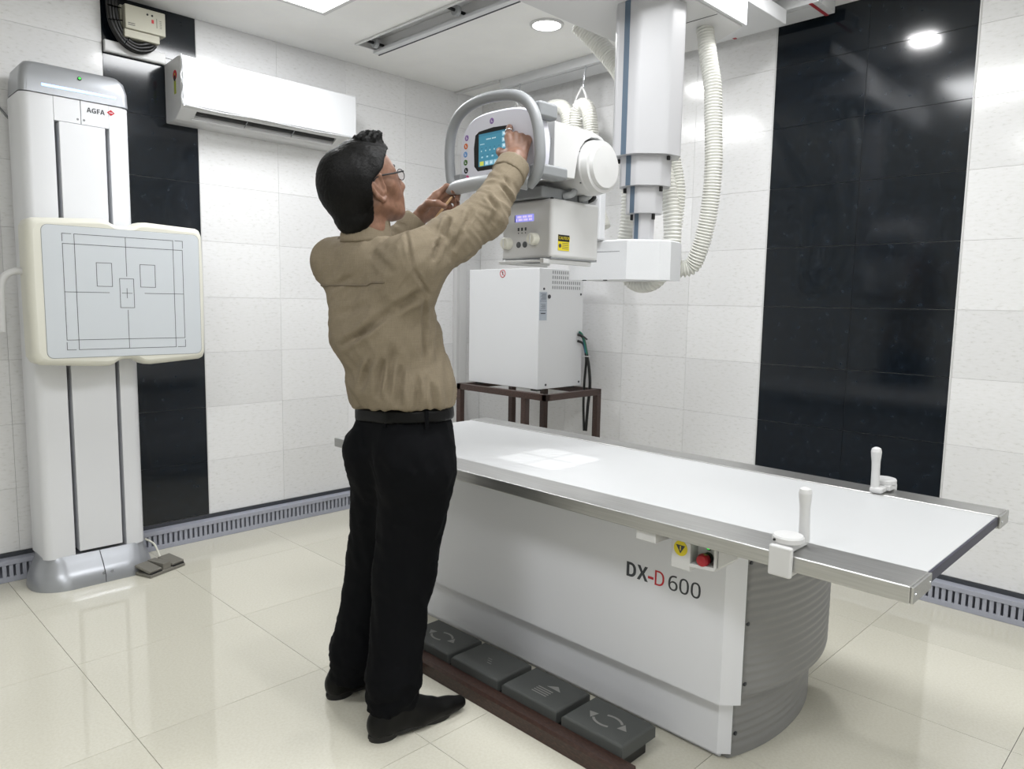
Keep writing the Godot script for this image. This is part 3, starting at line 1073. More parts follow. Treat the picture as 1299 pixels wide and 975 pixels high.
	# collimator front: display, knobs, keys
	st = image_quad(Vector3(2.157, 1.603, 1.8312), Vector3(0.092, 0, 0), Vector3(0, 0.024, 0))
	part(st, "display", M.collimator_display, col, "small violet display")
	for kx in [[2.128, 1.531], [2.256, 1.541]]:
		st = begin()
		lathe(st, [Vector2(0.021, 0.0), Vector2(0.020, 0.022), Vector2(0.017, 0.026), Vector2(0.0, 0.026)], axis_xf(Vector3(kx[0], kx[1], 1.830), Vector3.BACK), 24)
		var kn := part(st, "knob", M.ivory_plastic, col)
		st = begin()
		box(st, Vector3(kx[0] - 0.002, kx[1] - 0.015, 1.8558), Vector3(kx[0] + 0.002, kx[1] + 0.015, 1.8585), 0.0005)
		part(st, "pointer", M.white_plastic, kn)
	for kx in [2.178, 2.208]:
		st = begin()
		lathe(st, [Vector2(0.0105, 0.0), Vector2(0.0105, 0.002), Vector2(0.007, 0.003)], axis_xf(Vector3(kx, 1.525, 1.830), Vector3.BACK), 18)
		part(st, "key", M.rubber_grey, col)
	st = begin()
	for k in 3:
		disc(st, Vector3(2.176 + 0.017 * k, 1.565, 1.830), Vector3.BACK, 0.0024, 0.001, 8)
		cbox(st, Vector3(2.176 + 0.017 * k, 1.578, 1.8303), Vector3(0.008, 0.011, 0.0012), 0.0003)
	part(st, "status_mark", M.print_dark, col).set_meta("kind", "stuff")
	# caution label on the side
	st = begin()
	box(st, Vector3(2.3295, 1.503, 1.7385), Vector3(2.3312, 1.556, 1.7965), 0.0003)
	var cl := part(st, "caution_label", M.yellow_label, col, "yellow caution label with a black heading")
	st = begin()
	box(st, Vector3(2.3308, 1.534, 1.7385), Vector3(2.3318, 1.556, 1.7965), 0.0002)
	part(st, "heading", M.print_black, cl)
	lettering("CAUTION", 0.0098, Vector3(2.3318, 1.545, 1.7940), Basis(Vector3.FORWARD, Vector3.UP, Vector3.RIGHT), M.yellow_label, cl)
	st = begin()
	disc(st, Vector3(2.3311, 1.519, 1.7865), Vector3.RIGHT, 0.007, 0.0006, 12)
	for k in 4:
		box(st, Vector3(2.3311, 1.509 + k * 0.006, 1.7435), Vector3(2.3316, 1.5108 + k * 0.006, 1.775), 0.0002)
	part(st, "small_print", M.print_dark, cl).set_meta("kind", "stuff")
	st = begin()
	disc(st, Vector3(2.318, 1.672, 1.818), Vector3(0.5, 1, 0.5), 0.006, 0.004, 12)
	part(st, "screw", M.print_black, col)
	# control panel facing the operator
	st = begin()
	var pan := [Vector2(2.052, 1.722), Vector2(2.030, 1.765), Vector2(2.022, 1.81), Vector2(2.024, 1.85), Vector2(2.040, 1.90), Vector2(2.075, 1.933), Vector2(2.13, 1.948), Vector2(2.21, 1.950), Vector2(2.29, 1.945), Vector2(2.345, 1.930), Vector2(2.380, 1.90), Vector2(2.398, 1.85), Vector2(2.400, 1.80), Vector2(2.392, 1.75), Vector2(2.370, 1.715), Vector2(2.21, 1.712)]
	slab_z(st, smooth_outline(pan), 1.925, 1.972, 0.008)
	var pn := part(st, "control_panel", M.pale_control, t)
	st = begin()
	slab_z(st, [Vector2(2.06, 1.74), Vector2(2.05, 1.85), Vector2(2.09, 1.92), Vector2(2.33, 1.92), Vector2(2.37, 1.85), Vector2(2.36, 1.74)], 1.884, 1.926, 0.003)
	part(st, "panel_back", M.handle_grey, t)
	st = begin()
	var bez := [Vector2(2.100, 1.780), Vector2(2.097, 1.84), Vector2(2.104, 1.882), Vector2(2.122, 1.892), Vector2(2.19, 1.897), Vector2(2.262, 1.893), Vector2(2.281, 1.882), Vector2(2.286, 1.84), Vector2(2.282, 1.780), Vector2(2.266, 1.763), Vector2(2.117, 1.763)]
	slab_z(st, bez, 1.968, 1.9735, 0.001)
	var bz := part(st, "screen_bezel", M.black_plastic, pn)
	st = image_quad(Vector3(2.123, 1.776, 1.9742), Vector3(0.138, 0, 0), Vector3(0, 0.106, 0))
	part(st, "touch_screen", M.touch_screen, bz, "teal touch screen")
	var icons := [[2.060, 1.880, "icon_purple"], [2.056, 1.853, "icon_orange"], [2.054, 1.826, "icon_blue"], [2.055, 1.799, "icon_green"], [2.058, 1.772, "print_black"], [2.064, 1.746, "icon_pink"], [2.183, 1.918, "icon_purple"]]
	for i in icons:
		st = begin()
		disc(st, Vector3(i[0], i[1], 1.972), Vector3.BACK, 0.0098, 0.0012, 18)
		var b := part(st, "button", M[i[2]], pn)
		st = begin()
		cbox(st, Vector3(i[0], i[1], 1.9732), Vector3(0.002, 0.010, 0.0008), 0.0003, Basis(Vector3.BACK, 0.6))
		cbox(st, Vector3(i[0] + 0.001, i[1] - 0.003, 1.9732), Vector3(0.008, 0.002, 0.0008), 0.0003)
		part(st, "symbol", M.icon_white, b)
	lettering("AGFA", 0.012, Vector3(2.158, 1.742, 1.9726), Basis.IDENTITY, M.print_black, pn, "lettering", true)
	st = begin()
	cbox(st, Vector3(2.208, 1.742, 1.9725), Vector3(0.009, 0.009, 0.0012), 0.0003, Basis(Vector3.BACK, PI / 4))
	part(st, "logo", M.print_red, pn)
	# ring handle and grip
	st = begin()
	var ring := [Vector3(2.385, 1.69, 2.0), Vector3(2.415, 1.715, 2.0), Vector3(2.428, 1.76, 2.0), Vector3(2.426, 1.813, 2.0), Vector3(2.415, 1.870, 2.0), Vector3(2.390, 1.922, 2.0), Vector3(2.348, 1.957, 2.0), Vector3(2.287, 1.976, 2.0), Vector3(2.196, 1.984, 2.0), Vector3(2.112, 1.976, 2.0), Vector3(2.050, 1.950, 2.0), Vector3(2.016, 1.905, 2.0), Vector3(2.003, 1.844, 2.0), Vector3(2.006, 1.778, 2.0), Vector3(2.014, 1.735, 2.0), Vector3(2.03, 1.715, 2.0)]
	tube(st, curve(ring, 0.012), 0.0175, 16)
	var rg := part(st, "ring_handle", M.handle_grey, t)
	st = begin()
	box(st, Vector3(2.018, 1.722, 1.940), Vector3(2.060, 1.758, 2.0), 0.006, 2)
	box(st, Vector3(2.375, 1.895, 1.90), Vector3(2.412, 1.945, 1.985), 0.01, 2)
	box(st, Vector3(2.375, 1.715, 1.86), Vector3(2.425, 1.755, 1.995), 0.01, 2)
	part(st, "mount", M.handle_grey, rg)
	st = begin()
	var gp := curve([Vector3(2.066, 1.692, 2.062), Vector3(2.11, 1.698, 2.062), Vector3(2.19, 1.703, 2.060), Vector3(2.265, 1.704, 2.055), Vector3(2.336, 1.703, 2.035), Vector3(2.385, 1.693, 2.005)], 0.012)
	var gr := []
	for i in gp.size():
		var f := float(i) / (gp.size() - 1)
		gr.append(0.023 * clampf(0.55 + f * 3.0, 0.0, 1.0) if f < 0.2 else 0.023 - 0.004 * maxf(0.0, f - 0.6))
	tube(st, gp, gr, 16)
	part(st, "grip_bar", M.grip_grey, t)
	# ribbed hoses of the crane
	for h in [
		[[Vector3(2.255, 2.50, 0.80), Vector3(2.281, 2.367, 0.8), Vector3(2.306, 2.25, 0.8), Vector3(2.318, 2.086, 0.8), Vector3(2.327, 1.921, 0.8), Vector3(2.322, 1.789, 0.8), Vector3(2.306, 1.674, 0.8), Vector3(2.275, 1.560, 0.8), Vector3(2.235, 1.495, 0.80), Vector3(2.180, 1.500, 0.84), Vector3(2.190, 1.62, 0.88), Vector3(2.204, 1.72, 0.89), Vector3(2.205, 1.83, 0.89), Vector3(2.180, 1.96, 0.90), Vector3(2.15, 2.08, 0.90)], 0.038, 0.0125],
		[[Vector3(2.02, 2.05, 0.94), Vector3(2.005, 1.95, 0.95), Vector3(2.004, 1.834, 0.95), Vector3(2.000, 1.696, 0.95), Vector3(1.985, 1.55, 0.95), Vector3(2.01, 1.455, 0.95), Vector3(2.076, 1.415, 0.95), Vector3(2.16, 1.435, 0.95), Vector3(2.222, 1.532, 0.95), Vector3(2.232, 1.648, 0.95), Vector3(2.21, 1.79, 0.95), Vector3(2.17, 1.92, 0.95)], 0.038, 0.0150],
		[[Vector3(1.60, 2.66, 0.86), Vector3(1.66, 2.59, 0.82), Vector3(1.745, 2.49, 0.79), Vector3(1.83, 2.38, 0.79), Vector3(1.91, 2.22, 0.85), Vector3(1.99, 2.05, 0.93)], 0.046, 0.0145],
	]:
		st = begin()
		hose(st, h[0], h[1], h[2])
		part(st, "ribbed_hose", M.hose_plastic, t)

func build_festoon() -> void:
	var t := thing("festoon_hose", "white ribbed cable hose hanging in loops from hooks on the wall rail", "hose", Vector3(0.95, 2.2, 0.27))
	var st := begin()
	var P := []
	for p in [[0.47, 1.98], [0.511, 2.10], [0.547, 2.40], [0.595, 2.495], [0.657, 2.494], [0.722, 2.37], [0.762, 2.16], [0.785, 2.16], [0.796, 2.375], [0.842, 2.462], [0.935, 2.497], [1.034, 2.442], [1.065, 2.20], [1.085, 2.20], [1.10, 2.335], [1.115, 2.440], [1.15, 2.470], [1.192, 2.436], [1.219, 2.32], [1.256, 1.96], [1.33, 1.76]]:
		P.append(Vector3(p[0], p[1], 0.27))
	hose(st, P, 0.044, 0.014)
	part(st, "ribbed_hose", M.hose_plastic, t)
	for x in [1.135, 0.60]:
		var h := thing("cable_hook", "small steel hook and white strap on the wall rail, " + ("toward the tube crane" if x > 1.0 else "seen through the ring handle"), "hook", Vector3(x, 2.70, 0.30))
		st = begin()
		tube(st, [Vector3(x, 2.703, 0.232), Vector3(x, 2.660, 0.240), Vector3(x, 2.590, 0.252)], 0.0055, 8)
		cbox(st, Vector3(x, 2.640, 0.245), Vector3(0.016, 0.05, 0.014), 0.003)
		cbox(st, Vector3(x, 2.582, 0.255), Vector3(0.022, 0.022, 0.016), 0.003)
		part(st, "hook", M.chrome, h)
		st = begin()
		tube(st, curve([Vector3(x, 2.58, 0.258), Vector3(x - 0.035, 2.52, 0.265), Vector3(x - 0.058, 2.45, 0.27), Vector3(x - 0.04, 2.398, 0.275), Vector3(x + 0.03, 2.398, 0.275), Vector3(x + 0.05, 2.45, 0.27), Vector3(x + 0.035, 2.52, 0.265), Vector3(x, 2.58, 0.258)], 0.01), 0.0075, 8)
		part(st, "strap", M.white_plastic, h)

# ---------------------------------------------------------------- wall stand with its detector plate
func build_wall_stand() -> void:
	var t := thing("wall_stand", "white X-ray wall stand with ivory detector plate and blue light bar, before black tiles", "wall stand", Vector3(0.19, 0, 2.67))
	var st := begin()
	# flared silver foot
	var rings := []
	for q in [[0.0, 0.03, 0.352, 2.425, 2.945, 0.14], [0.035, 0.03, 0.350, 2.428, 2.942, 0.14], [0.075, 0.035, 0.325, 2.440, 2.928, 0.125], [0.11, 0.04, 0.292, 2.452, 2.905, 0.10], [0.135, 0.045, 0.272, 2.460, 2.893, 0.07]]:
		var ring := []
		for p in round_rect(Vector2(q[3], q[1]), Vector2(q[4], q[2]), q[5], 7):
			ring.append(Vector3(p.y, q[0], p.x))
		rings.append(ring)
	loft(st, rings)
	var ft := part(st, "base", M.silver_paint, t)
	for z in [2.64, 2.675]:
		st = begin()
		disc(st, Vector3(0.345, 0.045, z), Vector3(1, 0.3, 0), 0.007, 0.004, 12)
		part(st, "bolt", M.chrome, ft)
	st = begin()
	tube(st, [Vector3(0.351, 0.002, 2.668), Vector3(0.352, 0.036, 2.668), Vector3(0.327, 0.076, 2.668), Vector3(0.294, 0.111, 2.668), Vector3(0.274, 0.134, 2.668)], 0.0016, 6)
	part(st, "seam", M.print_dark, ft)
	# column: dark core and three front panels with guide slots between them
	st = begin()
	box(st, Vector3(0.05, 0.12, 2.549), Vector3(0.075, 2.17, 2.767), 0.004)
	part(st, "column_core", M.silver_paint, t)
	st = begin()
	slab(st, [Vector2(0.046, 2.768), Vector2(0.27, 2.768), Vector2(0.27, 2.855), Vector2(0.262, 2.876), Vector2(0.242, 2.890), Vector2(0.046, 2.890)], 0.13, 2.178, 0.001)
	part(st, "column_panel", M.stand_white, t)
	st = begin()
	slab(st, [Vector2(0.046, 2.548), Vector2(0.27, 2.548), Vector2(0.27, 2.497), Vector2(0.262, 2.476), Vector2(0.242, 2.462), Vector2(0.046, 2.462)], 0.13, 2.178, 0.001)
	part(st, "column_panel", M.stand_white, t)
	st = begin()
	box(st, Vector3(0.080, 0.148, 2.567), Vector3(0.274, 2.074, 2.750), 0.002)
	part(st, "column_panel", M.stand_white, t)
	st = begin()
	box(st, Vector3(0.20, 2.076, 2.549), Vector3(0.271, 2.178, 2.661), 0.001)
	part(st, "upper_panel", M.stand_white, t)
	st = begin()
	box(st, Vector3(0.20, 2.076, 2.6635), Vector3(0.271, 2.178, 2.767), 0.001)
	part(st, "upper_panel", M.stand_white, t)
	for z in [2.650, 2.675]:
		st = begin()
		disc(st, Vector3(0.2712, 2.095, z), Vector3.RIGHT, 0.005, 0.001, 10)
		part(st, "screw", M.handle_grey, t)
	st = begin()
	rings = []
	for q in [[2.180, 0.046, 0.276, 2.460, 2.892, 0.03], [2.24, 0.046, 0.276, 2.463, 2.889, 0.03], [2.285, 0.046, 0.268, 2.472, 2.880, 0.035], [2.308, 0.05, 0.250, 2.490, 2.862, 0.04], [2.315, 0.06, 0.225, 2.515, 2.835, 0.04]]:
		var ring := []
		for p in round_rect(Vector2(q[3], q[1]), Vector2(q[4], q[2]), q[5], 5):
			ring.append(Vector3(p.y, q[0], p.x))
		rings.append(ring)
	loft(st, rings)
	var cap := part(st, "column_cap", M.silver_paint, t)
	st = begin()
	box(st, Vector3(0.270, 2.209, 2.516), Vector3(0.2785, 2.221, 2.810), 0.003, 2)
	part(st, "light_bar", M.led_blue, cap, "glowing blue-white light bar")
	st = begin()
	disc(st, Vector3(0.2715, 2.270, 2.661), Vector3(1, 0.15, 0), 0.0085, 0.003, 14)
	part(st, "lamp_socket", M.print_black, cap)
	st = begin()
	disc(st, Vector3(0.2743, 2.2705, 2.661), Vector3(1, 0.15, 0), 0.0048, 0.002, 12)
	part(st, "led_lamp", M.led_green, cap)
	var face := Basis(Vector3.FORWARD, Vector3.UP, Vector3.RIGHT)
	lettering("AGFA", 0.0205, Vector3(0.2716, 2.142, 2.638), face, M.print_dark, t, "lettering", true, 1.0)
	st = begin()
	slab_x(st, [Vector2(2.556, 2.147), Vector2(2.539, 2.134), Vector2(2.522, 2.147), Vector2(2.539, 2.160)], 0.2705, 0.2722, 0.0, false)
	var lg := part(st, "logo", M.print_red, t)
	st = begin()
	box(st, Vector3(0.2720, 2.1455, 2.531), Vector3(0.2726, 2.1485, 2.547), 0.0002)
	part(st, "logo_bar", M.icon_white, lg)
	# detector plate
	var out := []
	var zc := 2.558
	var zs := [0.352, 0.372, 0.378, 0.372, 0.352]
	# outline in (z, y), from the top edge round; shallow notches at top and bottom middle
	var top := 1.652
	var bot := 1.024
	out += [Vector2(zc - 0.320, top - 0.004), Vector2(zc - 0.10, top + 0.006), Vector2(zc - 0.07, top + 0.003), Vector2(zc - 0.045, top - 0.012), Vector2(zc - 0.02, top - 0.019), Vector2(zc + 0.02, top - 0.019), Vector2(zc + 0.045, top - 0.012), Vector2(zc + 0.07, top + 0.003), Vector2(zc + 0.10, top + 0.006), Vector2(zc + 0.345, top - 0.010)]
	out += [Vector2(zc + 0.366, top - 0.020), Vector2(zc + 0.378, top - 0.045), Vector2(zc + 0.379, 1.34), Vector2(zc + 0.376, bot + 0.04), Vector2(zc + 0.362, bot + 0.014), Vector2(zc + 0.34, bot + 0.004)]
	out += [Vector2(zc + 0.10, bot - 0.012), Vector2(zc + 0.07, bot - 0.009), Vector2(zc + 0.04, bot + 0.010), Vector2(zc + 0.02, bot + 0.016), Vector2(zc - 0.02, bot + 0.016), Vector2(zc - 0.04, bot + 0.010), Vector2(zc - 0.07, bot - 0.009), Vector2(zc - 0.10, bot - 0.012), Vector2(zc - 0.32, bot + 0.004)]
	out += [Vector2(zc - 0.338, bot + 0.014), Vector2(zc - 0.346, bot + 0.035), Vector2(zc - 0.350, 1.34), Vector2(zc - 0.346, top - 0.035), Vector2(zc - 0.336, top - 0.012)]
	st = begin()
	# housing: a deep body with a rounded shoulder towards the front
	rings = []
	for q in [[0.300, 0.94], [0.312, 0.985], [0.335, 1.0], [0.405, 1.0], [0.425, 0.995], [0.440, 0.982], [0.449, 0.955], [0.451, 0.93]]:
		var ring := []
		for p in out:
			ring.append(Vector3(q[0], 1.337 + (p.y - 1.337) * (1.0 - (1.0 - q[1]) * 1.1), zc + (p.x - zc) * q[1]))
		rings.append(ring)
	loft(st, rings)
	var hs := part(st, "detector_housing", M.ivory_plastic, t)
	st = begin()
	slab_x(st, round_rect(Vector2(2.236, 1.058), Vector2(2.880, 1.614), 0.025), 0.447, 0.4525, 0.0008)
	var pl := part(st, "detector_plate", M.pale_panel, hs)
	st = begin()
	slab_x(st, round_rect(Vector2(2.2345, 1.0565), Vector2(2.8815, 1.6155), 0.026), 0.4465, 0.4516, 0.0)
	part(st, "plate_edge", M.handle_grey, hs)
	# positioning lines printed on the plate
	st = begin()
	var segs := []
	var rect := func(z0: float, z1: float, y0: float, y1: float) -> void:
		segs.append_array([[z0, y0, z1, y0], [z0, y1, z1, y1], [z0, y0, z0, y1], [z1, y0, z1, y1]])
	rect.call(2.312, 2.805, 1.134, 1.540)
	rect.call(2.354, 2.760, 1.092, 1.582)
	rect.call(2.618, 2.679, 1.365, 1.466)
	rect.call(2.437, 2.501, 1.366, 1.466)
	rect.call(2.530, 2.588, 1.273, 1.401)
	for s in [-1, 1]:
		for u in [-1, 1]:
			var z: float = 2.558 + s * 0.2475
			var y: float = 1.337 + u * 0.245
			segs.append([z, y, z - s * 0.034, y])
			segs.append([z, y, z, y - u * 0.032])
	segs.append_array([[2.558, 1.582, 2.558, 1.412], [2.558, 1.092, 2.558, 1.262], [2.805, 1.338, 2.632, 1.338], [2.312, 1.338, 2.484, 1.338], [2.538, 1.337, 2.580, 1.337], [2.559, 1.316, 2.559, 1.358]])
	for s in segs:
		box(st, Vector3(0.4522, minf(s[1], s[3]) - 0.0011, minf(s[0], s[2]) - 0.0011), Vector3(0.4530, maxf(s[1], s[3]) + 0.0011, maxf(s[0], s[2]) + 0.0011), 0.0003)
	part(st, "positioning_lines", M.print_dark, pl).set_meta("kind", "stuff")
	st = begin()
	box(st, Vector3(0.255, 1.20, 2.59), Vector3(0.305, 1.48, 2.73), 0.01)
	part(st, "plate_carrier", M.handle_grey, t)
	# bent side handle
	st = begin()
	tube(st, curve([Vector3(0.36, 1.420, 2.93), Vector3(0.36, 1.418, 2.965), Vector3(0.36, 1.400, 2.995), Vector3(0.36, 1.36, 3.012), Vector3(0.36, 1.28, 3.015), Vector3(0.36, 1.17, 3.018)], 0.01), 0.0145, 14)
	part(st, "side_handle", M.white_plastic, t)
	# foot switch beside the stand
	t = thing("foot_switch", "double foot switch with two grey pedals beside the wall stand foot", "foot switch", Vector3(0.36, 0, 2.43))
	var bs := Basis(Vector3.UP, 0.35)
	var ctr := Vector3(0.352, 0, 2.432)
	st = begin()
	cbox(st, ctr + Vector3(0, 0.008, 0), Vector3(0.125, 0.016, 0.20), 0.004, bs)
	cbox(st, ctr + Vector3(0, 0.028, 0), Vector3(0.11, 0.040, 0.045), 0.004, bs)
	part(st, "base", M.switch_grey, t)
	for s in [-1, 1]:
		st = begin()
		cbox(st, ctr + bs * Vector3(0.004, 0.034, s * 0.064), Vector3(0.105, 0.014, 0.070), 0.005, bs * Basis(Vector3.BACK, -0.16))
		var pd := part(st, "pedal", M.switch_grey, t)
		st = begin()
		cbox(st, ctr + bs * Vector3(0.030, 0.016, s * 0.064), Vector3(0.06, 0.014, 0.064), 0.002, bs)
		part(st, "rubber_gap", M.black_plastic, pd)
	st = begin()
	tube(st, curve([Vector3(0.30, 0.03, 2.405), Vector3(0.27, 0.06, 2.405), Vector3(0.24, 0.10, 2.415), Vector3(0.20, 0.12, 2.44)], 0.01), 0.005, 8)
	part(st, "cable", M.ivory_plastic, t)

# ---------------------------------------------------------------- air conditioner, junction box and cables
func build_wall_units() -> void:
	var t := thing("air_conditioner", "white split air conditioner mounted high on the tiled wall beside the black column", "air conditioner", Vector3(0.0, 2.2, 1.695))
	var st := begin()
	var prof := [Vector2(0.001, 2.204), Vector2(0.001, 2.492), Vector2(0.17, 2.500), Vector2(0.198, 2.496), Vector2(0.203, 2.488), Vector2(0.205, 2.262), Vector2(0.195, 2.250), Vector2(0.12, 2.206), Vector2(0.09, 2.200)]
	slab_z(st, prof, 1.196, 1.315, 0.0, false)
	slab_z(st, prof, 2.115, 2.196, 0.004, false)
	slab_z(st, [Vector2(0.001, 2.204), Vector2(0.001, 2.492), Vector2(0.17, 2.500), Vector2(0.198, 2.496), Vector2(0.203, 2.488), Vector2(0.205, 2.262), Vector2(0.195, 2.250), Vector2(0.188, 2.246), Vector2(0.176, 2.292), Vector2(0.118, 2.280), Vector2(0.144, 2.220), Vector2(0.12, 2.206), Vector2(0.09, 2.200)], 1.315, 2.115, 0.0, false)
	var body := part(st, "body", M.white_plastic, t)
	st = begin()
	box(st, Vector3(0.203, 2.262, 1.200), Vector3(0.221, 2.496, 2.192), 0.007, 2)
	part(st, "front_panel", M.white_metal, t)
	# air outlet on the sloping underside
	var n := Vector3(0.044, -0.075, 0).normalized()
	var along := Vector3(0.075, 0.044, 0).normalized()
	var ob := Basis(along, -n, Vector3.BACK)
	st = begin()
	lathe(st, [Vector2(0.023, 0.0), Vector2(0.023, 0.794)], axis_xf(Vector3(0.151, 2.258, 1.318), Vector3.BACK), 20)
	part(st, "blower_drum", M.black_plastic, body, "black blower drum")
	st = begin()
	cbox(st, Vector3(0.138, 2.2165, 1.72) + n * 0.004, Vector3(0.010, 0.005, 0.81), 0.002, ob)
	part(st, "louvre", M.white_plastic, body)
	for k in 2:
		st = begin()
		cbox(st, Vector3(0.166, 2.233, 1.58 + 0.27 * k) + n * 0.002, Vector3(0.048, 0.004, 0.004), 0.001, ob)
		part(st, "vane", M.handle_grey, body)
	# loose clear wrap left along the front edges
	st = begin()
	tube(st, curve([Vector3(0.212, 2.50, 2.193), Vector3(0.220, 2.44, 2.191), Vector3(0.214, 2.40, 2.199), Vector3(0.222, 2.35, 2.190), Vector3(0.215, 2.30, 2.198), Vector3(0.221, 2.255, 2.189)], 0.01), 0.0045, 6)
	tube(st, curve([Vector3(0.221, 2.262, 2.188), Vector3(0.2235, 2.256, 2.0), Vector3(0.2215, 2.262, 1.8), Vector3(0.2235, 2.256, 1.5), Vector3(0.2215, 2.262, 1.2)], 0.03), 0.003, 6)
	part(st, "wrap_edge", M.clear_film, t, "crinkled clear plastic wrap")
	st = begin()
	disc(st, Vector3(0.134, 2.415, 2.196), Vector3.BACK, 0.024, 0.001, 18)
	var lb := part(st, "energy_label", M.print_red, body, "round red and green energy label")
	st = begin()
	disc(st, Vector3(0.132, 2.400, 2.1968), Vector3.BACK, 0.014, 0.001, 14)
	part(st, "label_centre", M.print_black, lb)
	st = begin()
	disc(st, Vector3(0.136, 2.418, 2.1970), Vector3.BACK, 0.006, 0.001, 10)
	box(st, Vector3(0.120, 2.325, 2.1955), Vector3(0.145, 2.388, 2.1970), 0.0005)
	part(st, "label_strip", M.label_green, lb)
	# junction box on the black column
	t = thing("junction_box", "putty coloured electrical junction box with red mark high on the black column", "junction box", Vector3(0.0, 2.63, 2.31))
	st = begin()
	box(st, Vector3(0.045, 2.596, 2.218), Vector3(0.095, 2.706, 2.403), 0.004)
	var jb := part(st, "lid", M.box_putty, t)
	st = begin()
	box(st, Vector3(0.001, 2.602, 2.214), Vector3(0.045, 2.712, 2.410), 0.003)
	part(st, "back_box", M.box_putty, t)
	st = begin()
	box(st, Vector3(0.020, 2.557, 2.244), Vector3(0.086, 2.595, 2.406), 0.004)
	part(st, "terminal_cover", M.box_putty, t)
	for z in [2.302, 2.280]:
		st = begin()
		disc(st, Vector3(0.095, 2.680, z), Vector3.RIGHT, 0.005, 0.002, 10)
		part(st, "screw", M.print_black, jb)
	st = begin()
	box(st, Vector3(0.0945, 2.645, 2.273), Vector3(0.0958, 2.662, 2.284), 0.0003)
	part(st, "red_mark", M.print_red, jb)
	st = begin()
	box(st, Vector3(0.0945, 2.628, 2.2585), Vector3(0.0958, 2.672, 2.2605), 0.0002)
	for k in 5:
		box(st, Vector3(0.0945, 2.630 + 0.008 * k, 2.236), Vector3(0.0956, 2.632 + 0.008 * k, 2.246), 0.0002)
	for k in 2:
		box(st, Vector3(0.0945, 2.612 + 0.008 * k, 2.36), Vector3(0.0956, 2.615 + 0.008 * k, 2.392), 0.0002)
	part(st, "small_print", M.print_dark, jb).set_meta("kind", "stuff")
	# white trunking across the column
	t = thing("cable_trunking", "short white cable trunking crossing the black column beside the air conditioner", "trunking", Vector3(0.0, 2.5, 2.34))
	st = begin()
	box(st, Vector3(0.001, 2.486, 2.198), Vector3(0.026, 2.540, 2.478), 0.002)
	part(st, "duct_body", M.white_plastic, t)
	st = begin()
	box(st, Vector3(0.026, 2.490, 2.199), Vector3(0.030, 2.536, 2.477), 0.001)
	part(st, "duct_lid", M.white_plastic, t)
	# black cable bundle bending under the box
	for k in 6:
		var o := 0.014 * (k % 3)
		var dx := 0.017 if k < 3 else 0.036
		var c := thing("black_cable", ["outermost", "second outermost", "innermost"][k % 3] + " black cable in the " + ("wall-side" if k < 3 else "room-side") + " layer of the bundle below the junction box", "cable", Vector3(dx + 0.03, CEIL, 2.45 - o), "black cables under the junction box")
		st = begin()
		tube(st, curve([Vector3(dx + 0.026, CEIL - 0.001, 2.462 - o), Vector3(dx + 0.026, 2.66, 2.460 - o), Vector3(dx + 0.026, 2.60 + o * 0.3, 2.448 - o), Vector3(dx + 0.026, 2.535 + o * 0.8, 2.405 - o * 0.5), Vector3(dx + 0.026, 2.510 + o, 2.345), Vector3(dx + 0.026, 2.524 + o, 2.285 + o * 0.4), Vector3(dx + 0.020, 2.553 + o * 0.2, 2.258 + o * 0.5)], 0.012), 0.0095, 10)
		part(st, "sheath", M.cable_black, c)
	for q in [[Vector3(0.075, 2.685, 2.444), Vector3(0, 1, 0.0), "topmost pale cable tie round the black cables beside the junction box"], [Vector3(0.075, 2.625, 2.440), Vector3(0, 1, 0.15), "second pale cable tie down round the black cables beside the junction box"], [Vector3(0.075, 2.545, 2.39), Vector3(0, 0.55, 0.8), "lowest pale cable tie, where the black cables bend below the junction box"]]:
		var c := thing("cable_tie", q[2], "cable tie", q[0], "cable ties on the black cables")
		st = begin()
		var side: Vector3 = q[1].normalized().cross(Vector3.RIGHT)
		cbox(st, q[0] + Vector3(0.0, 0, 0), Vector3(0.004, 0.005, 0.062), 0.001, Basis(Vector3.RIGHT, q[1].normalized(), side))
		part(st, "tie_strap", M.chrome, c)
	# thin lead beside the wall stand
	t = thing("wall_lead", "thin grey lead running down the tiled wall behind the wall stand", "cable", Vector3(0.0, 2.06, 2.85))
	st = begin()
	tube(st, curve([Vector3(0.006, 2.36, 3.08), Vector3(0.006, 2.147, 2.915), Vector3(0.006, 2.06, 2.845), Vector3(0.006, 1.92, 2.74)], 0.03), 0.005, 8)
	part(st, "sheath", M.handle_grey, t)
	# pale trunking up the tiled wall near the corner
	t = thing("cable_trunking", "tall white cable trunking on the wall beside the generator cabinet", "trunking", Vector3(0.0, 0.13, 0.2))
	st = begin()
	box(st, Vector3(0.001, 0.106, 0.165), Vector3(0.040, 2.33, 0.262), 0.003)
	part(st, "duct_body", M.white_plastic, t)
	st = begin()
	box(st, Vector3(0.040, 0.108, 0.172), Vector3(0.045, 2.328, 0.235), 0.002)
	part(st, "duct_lid", M.white_plastic, t)

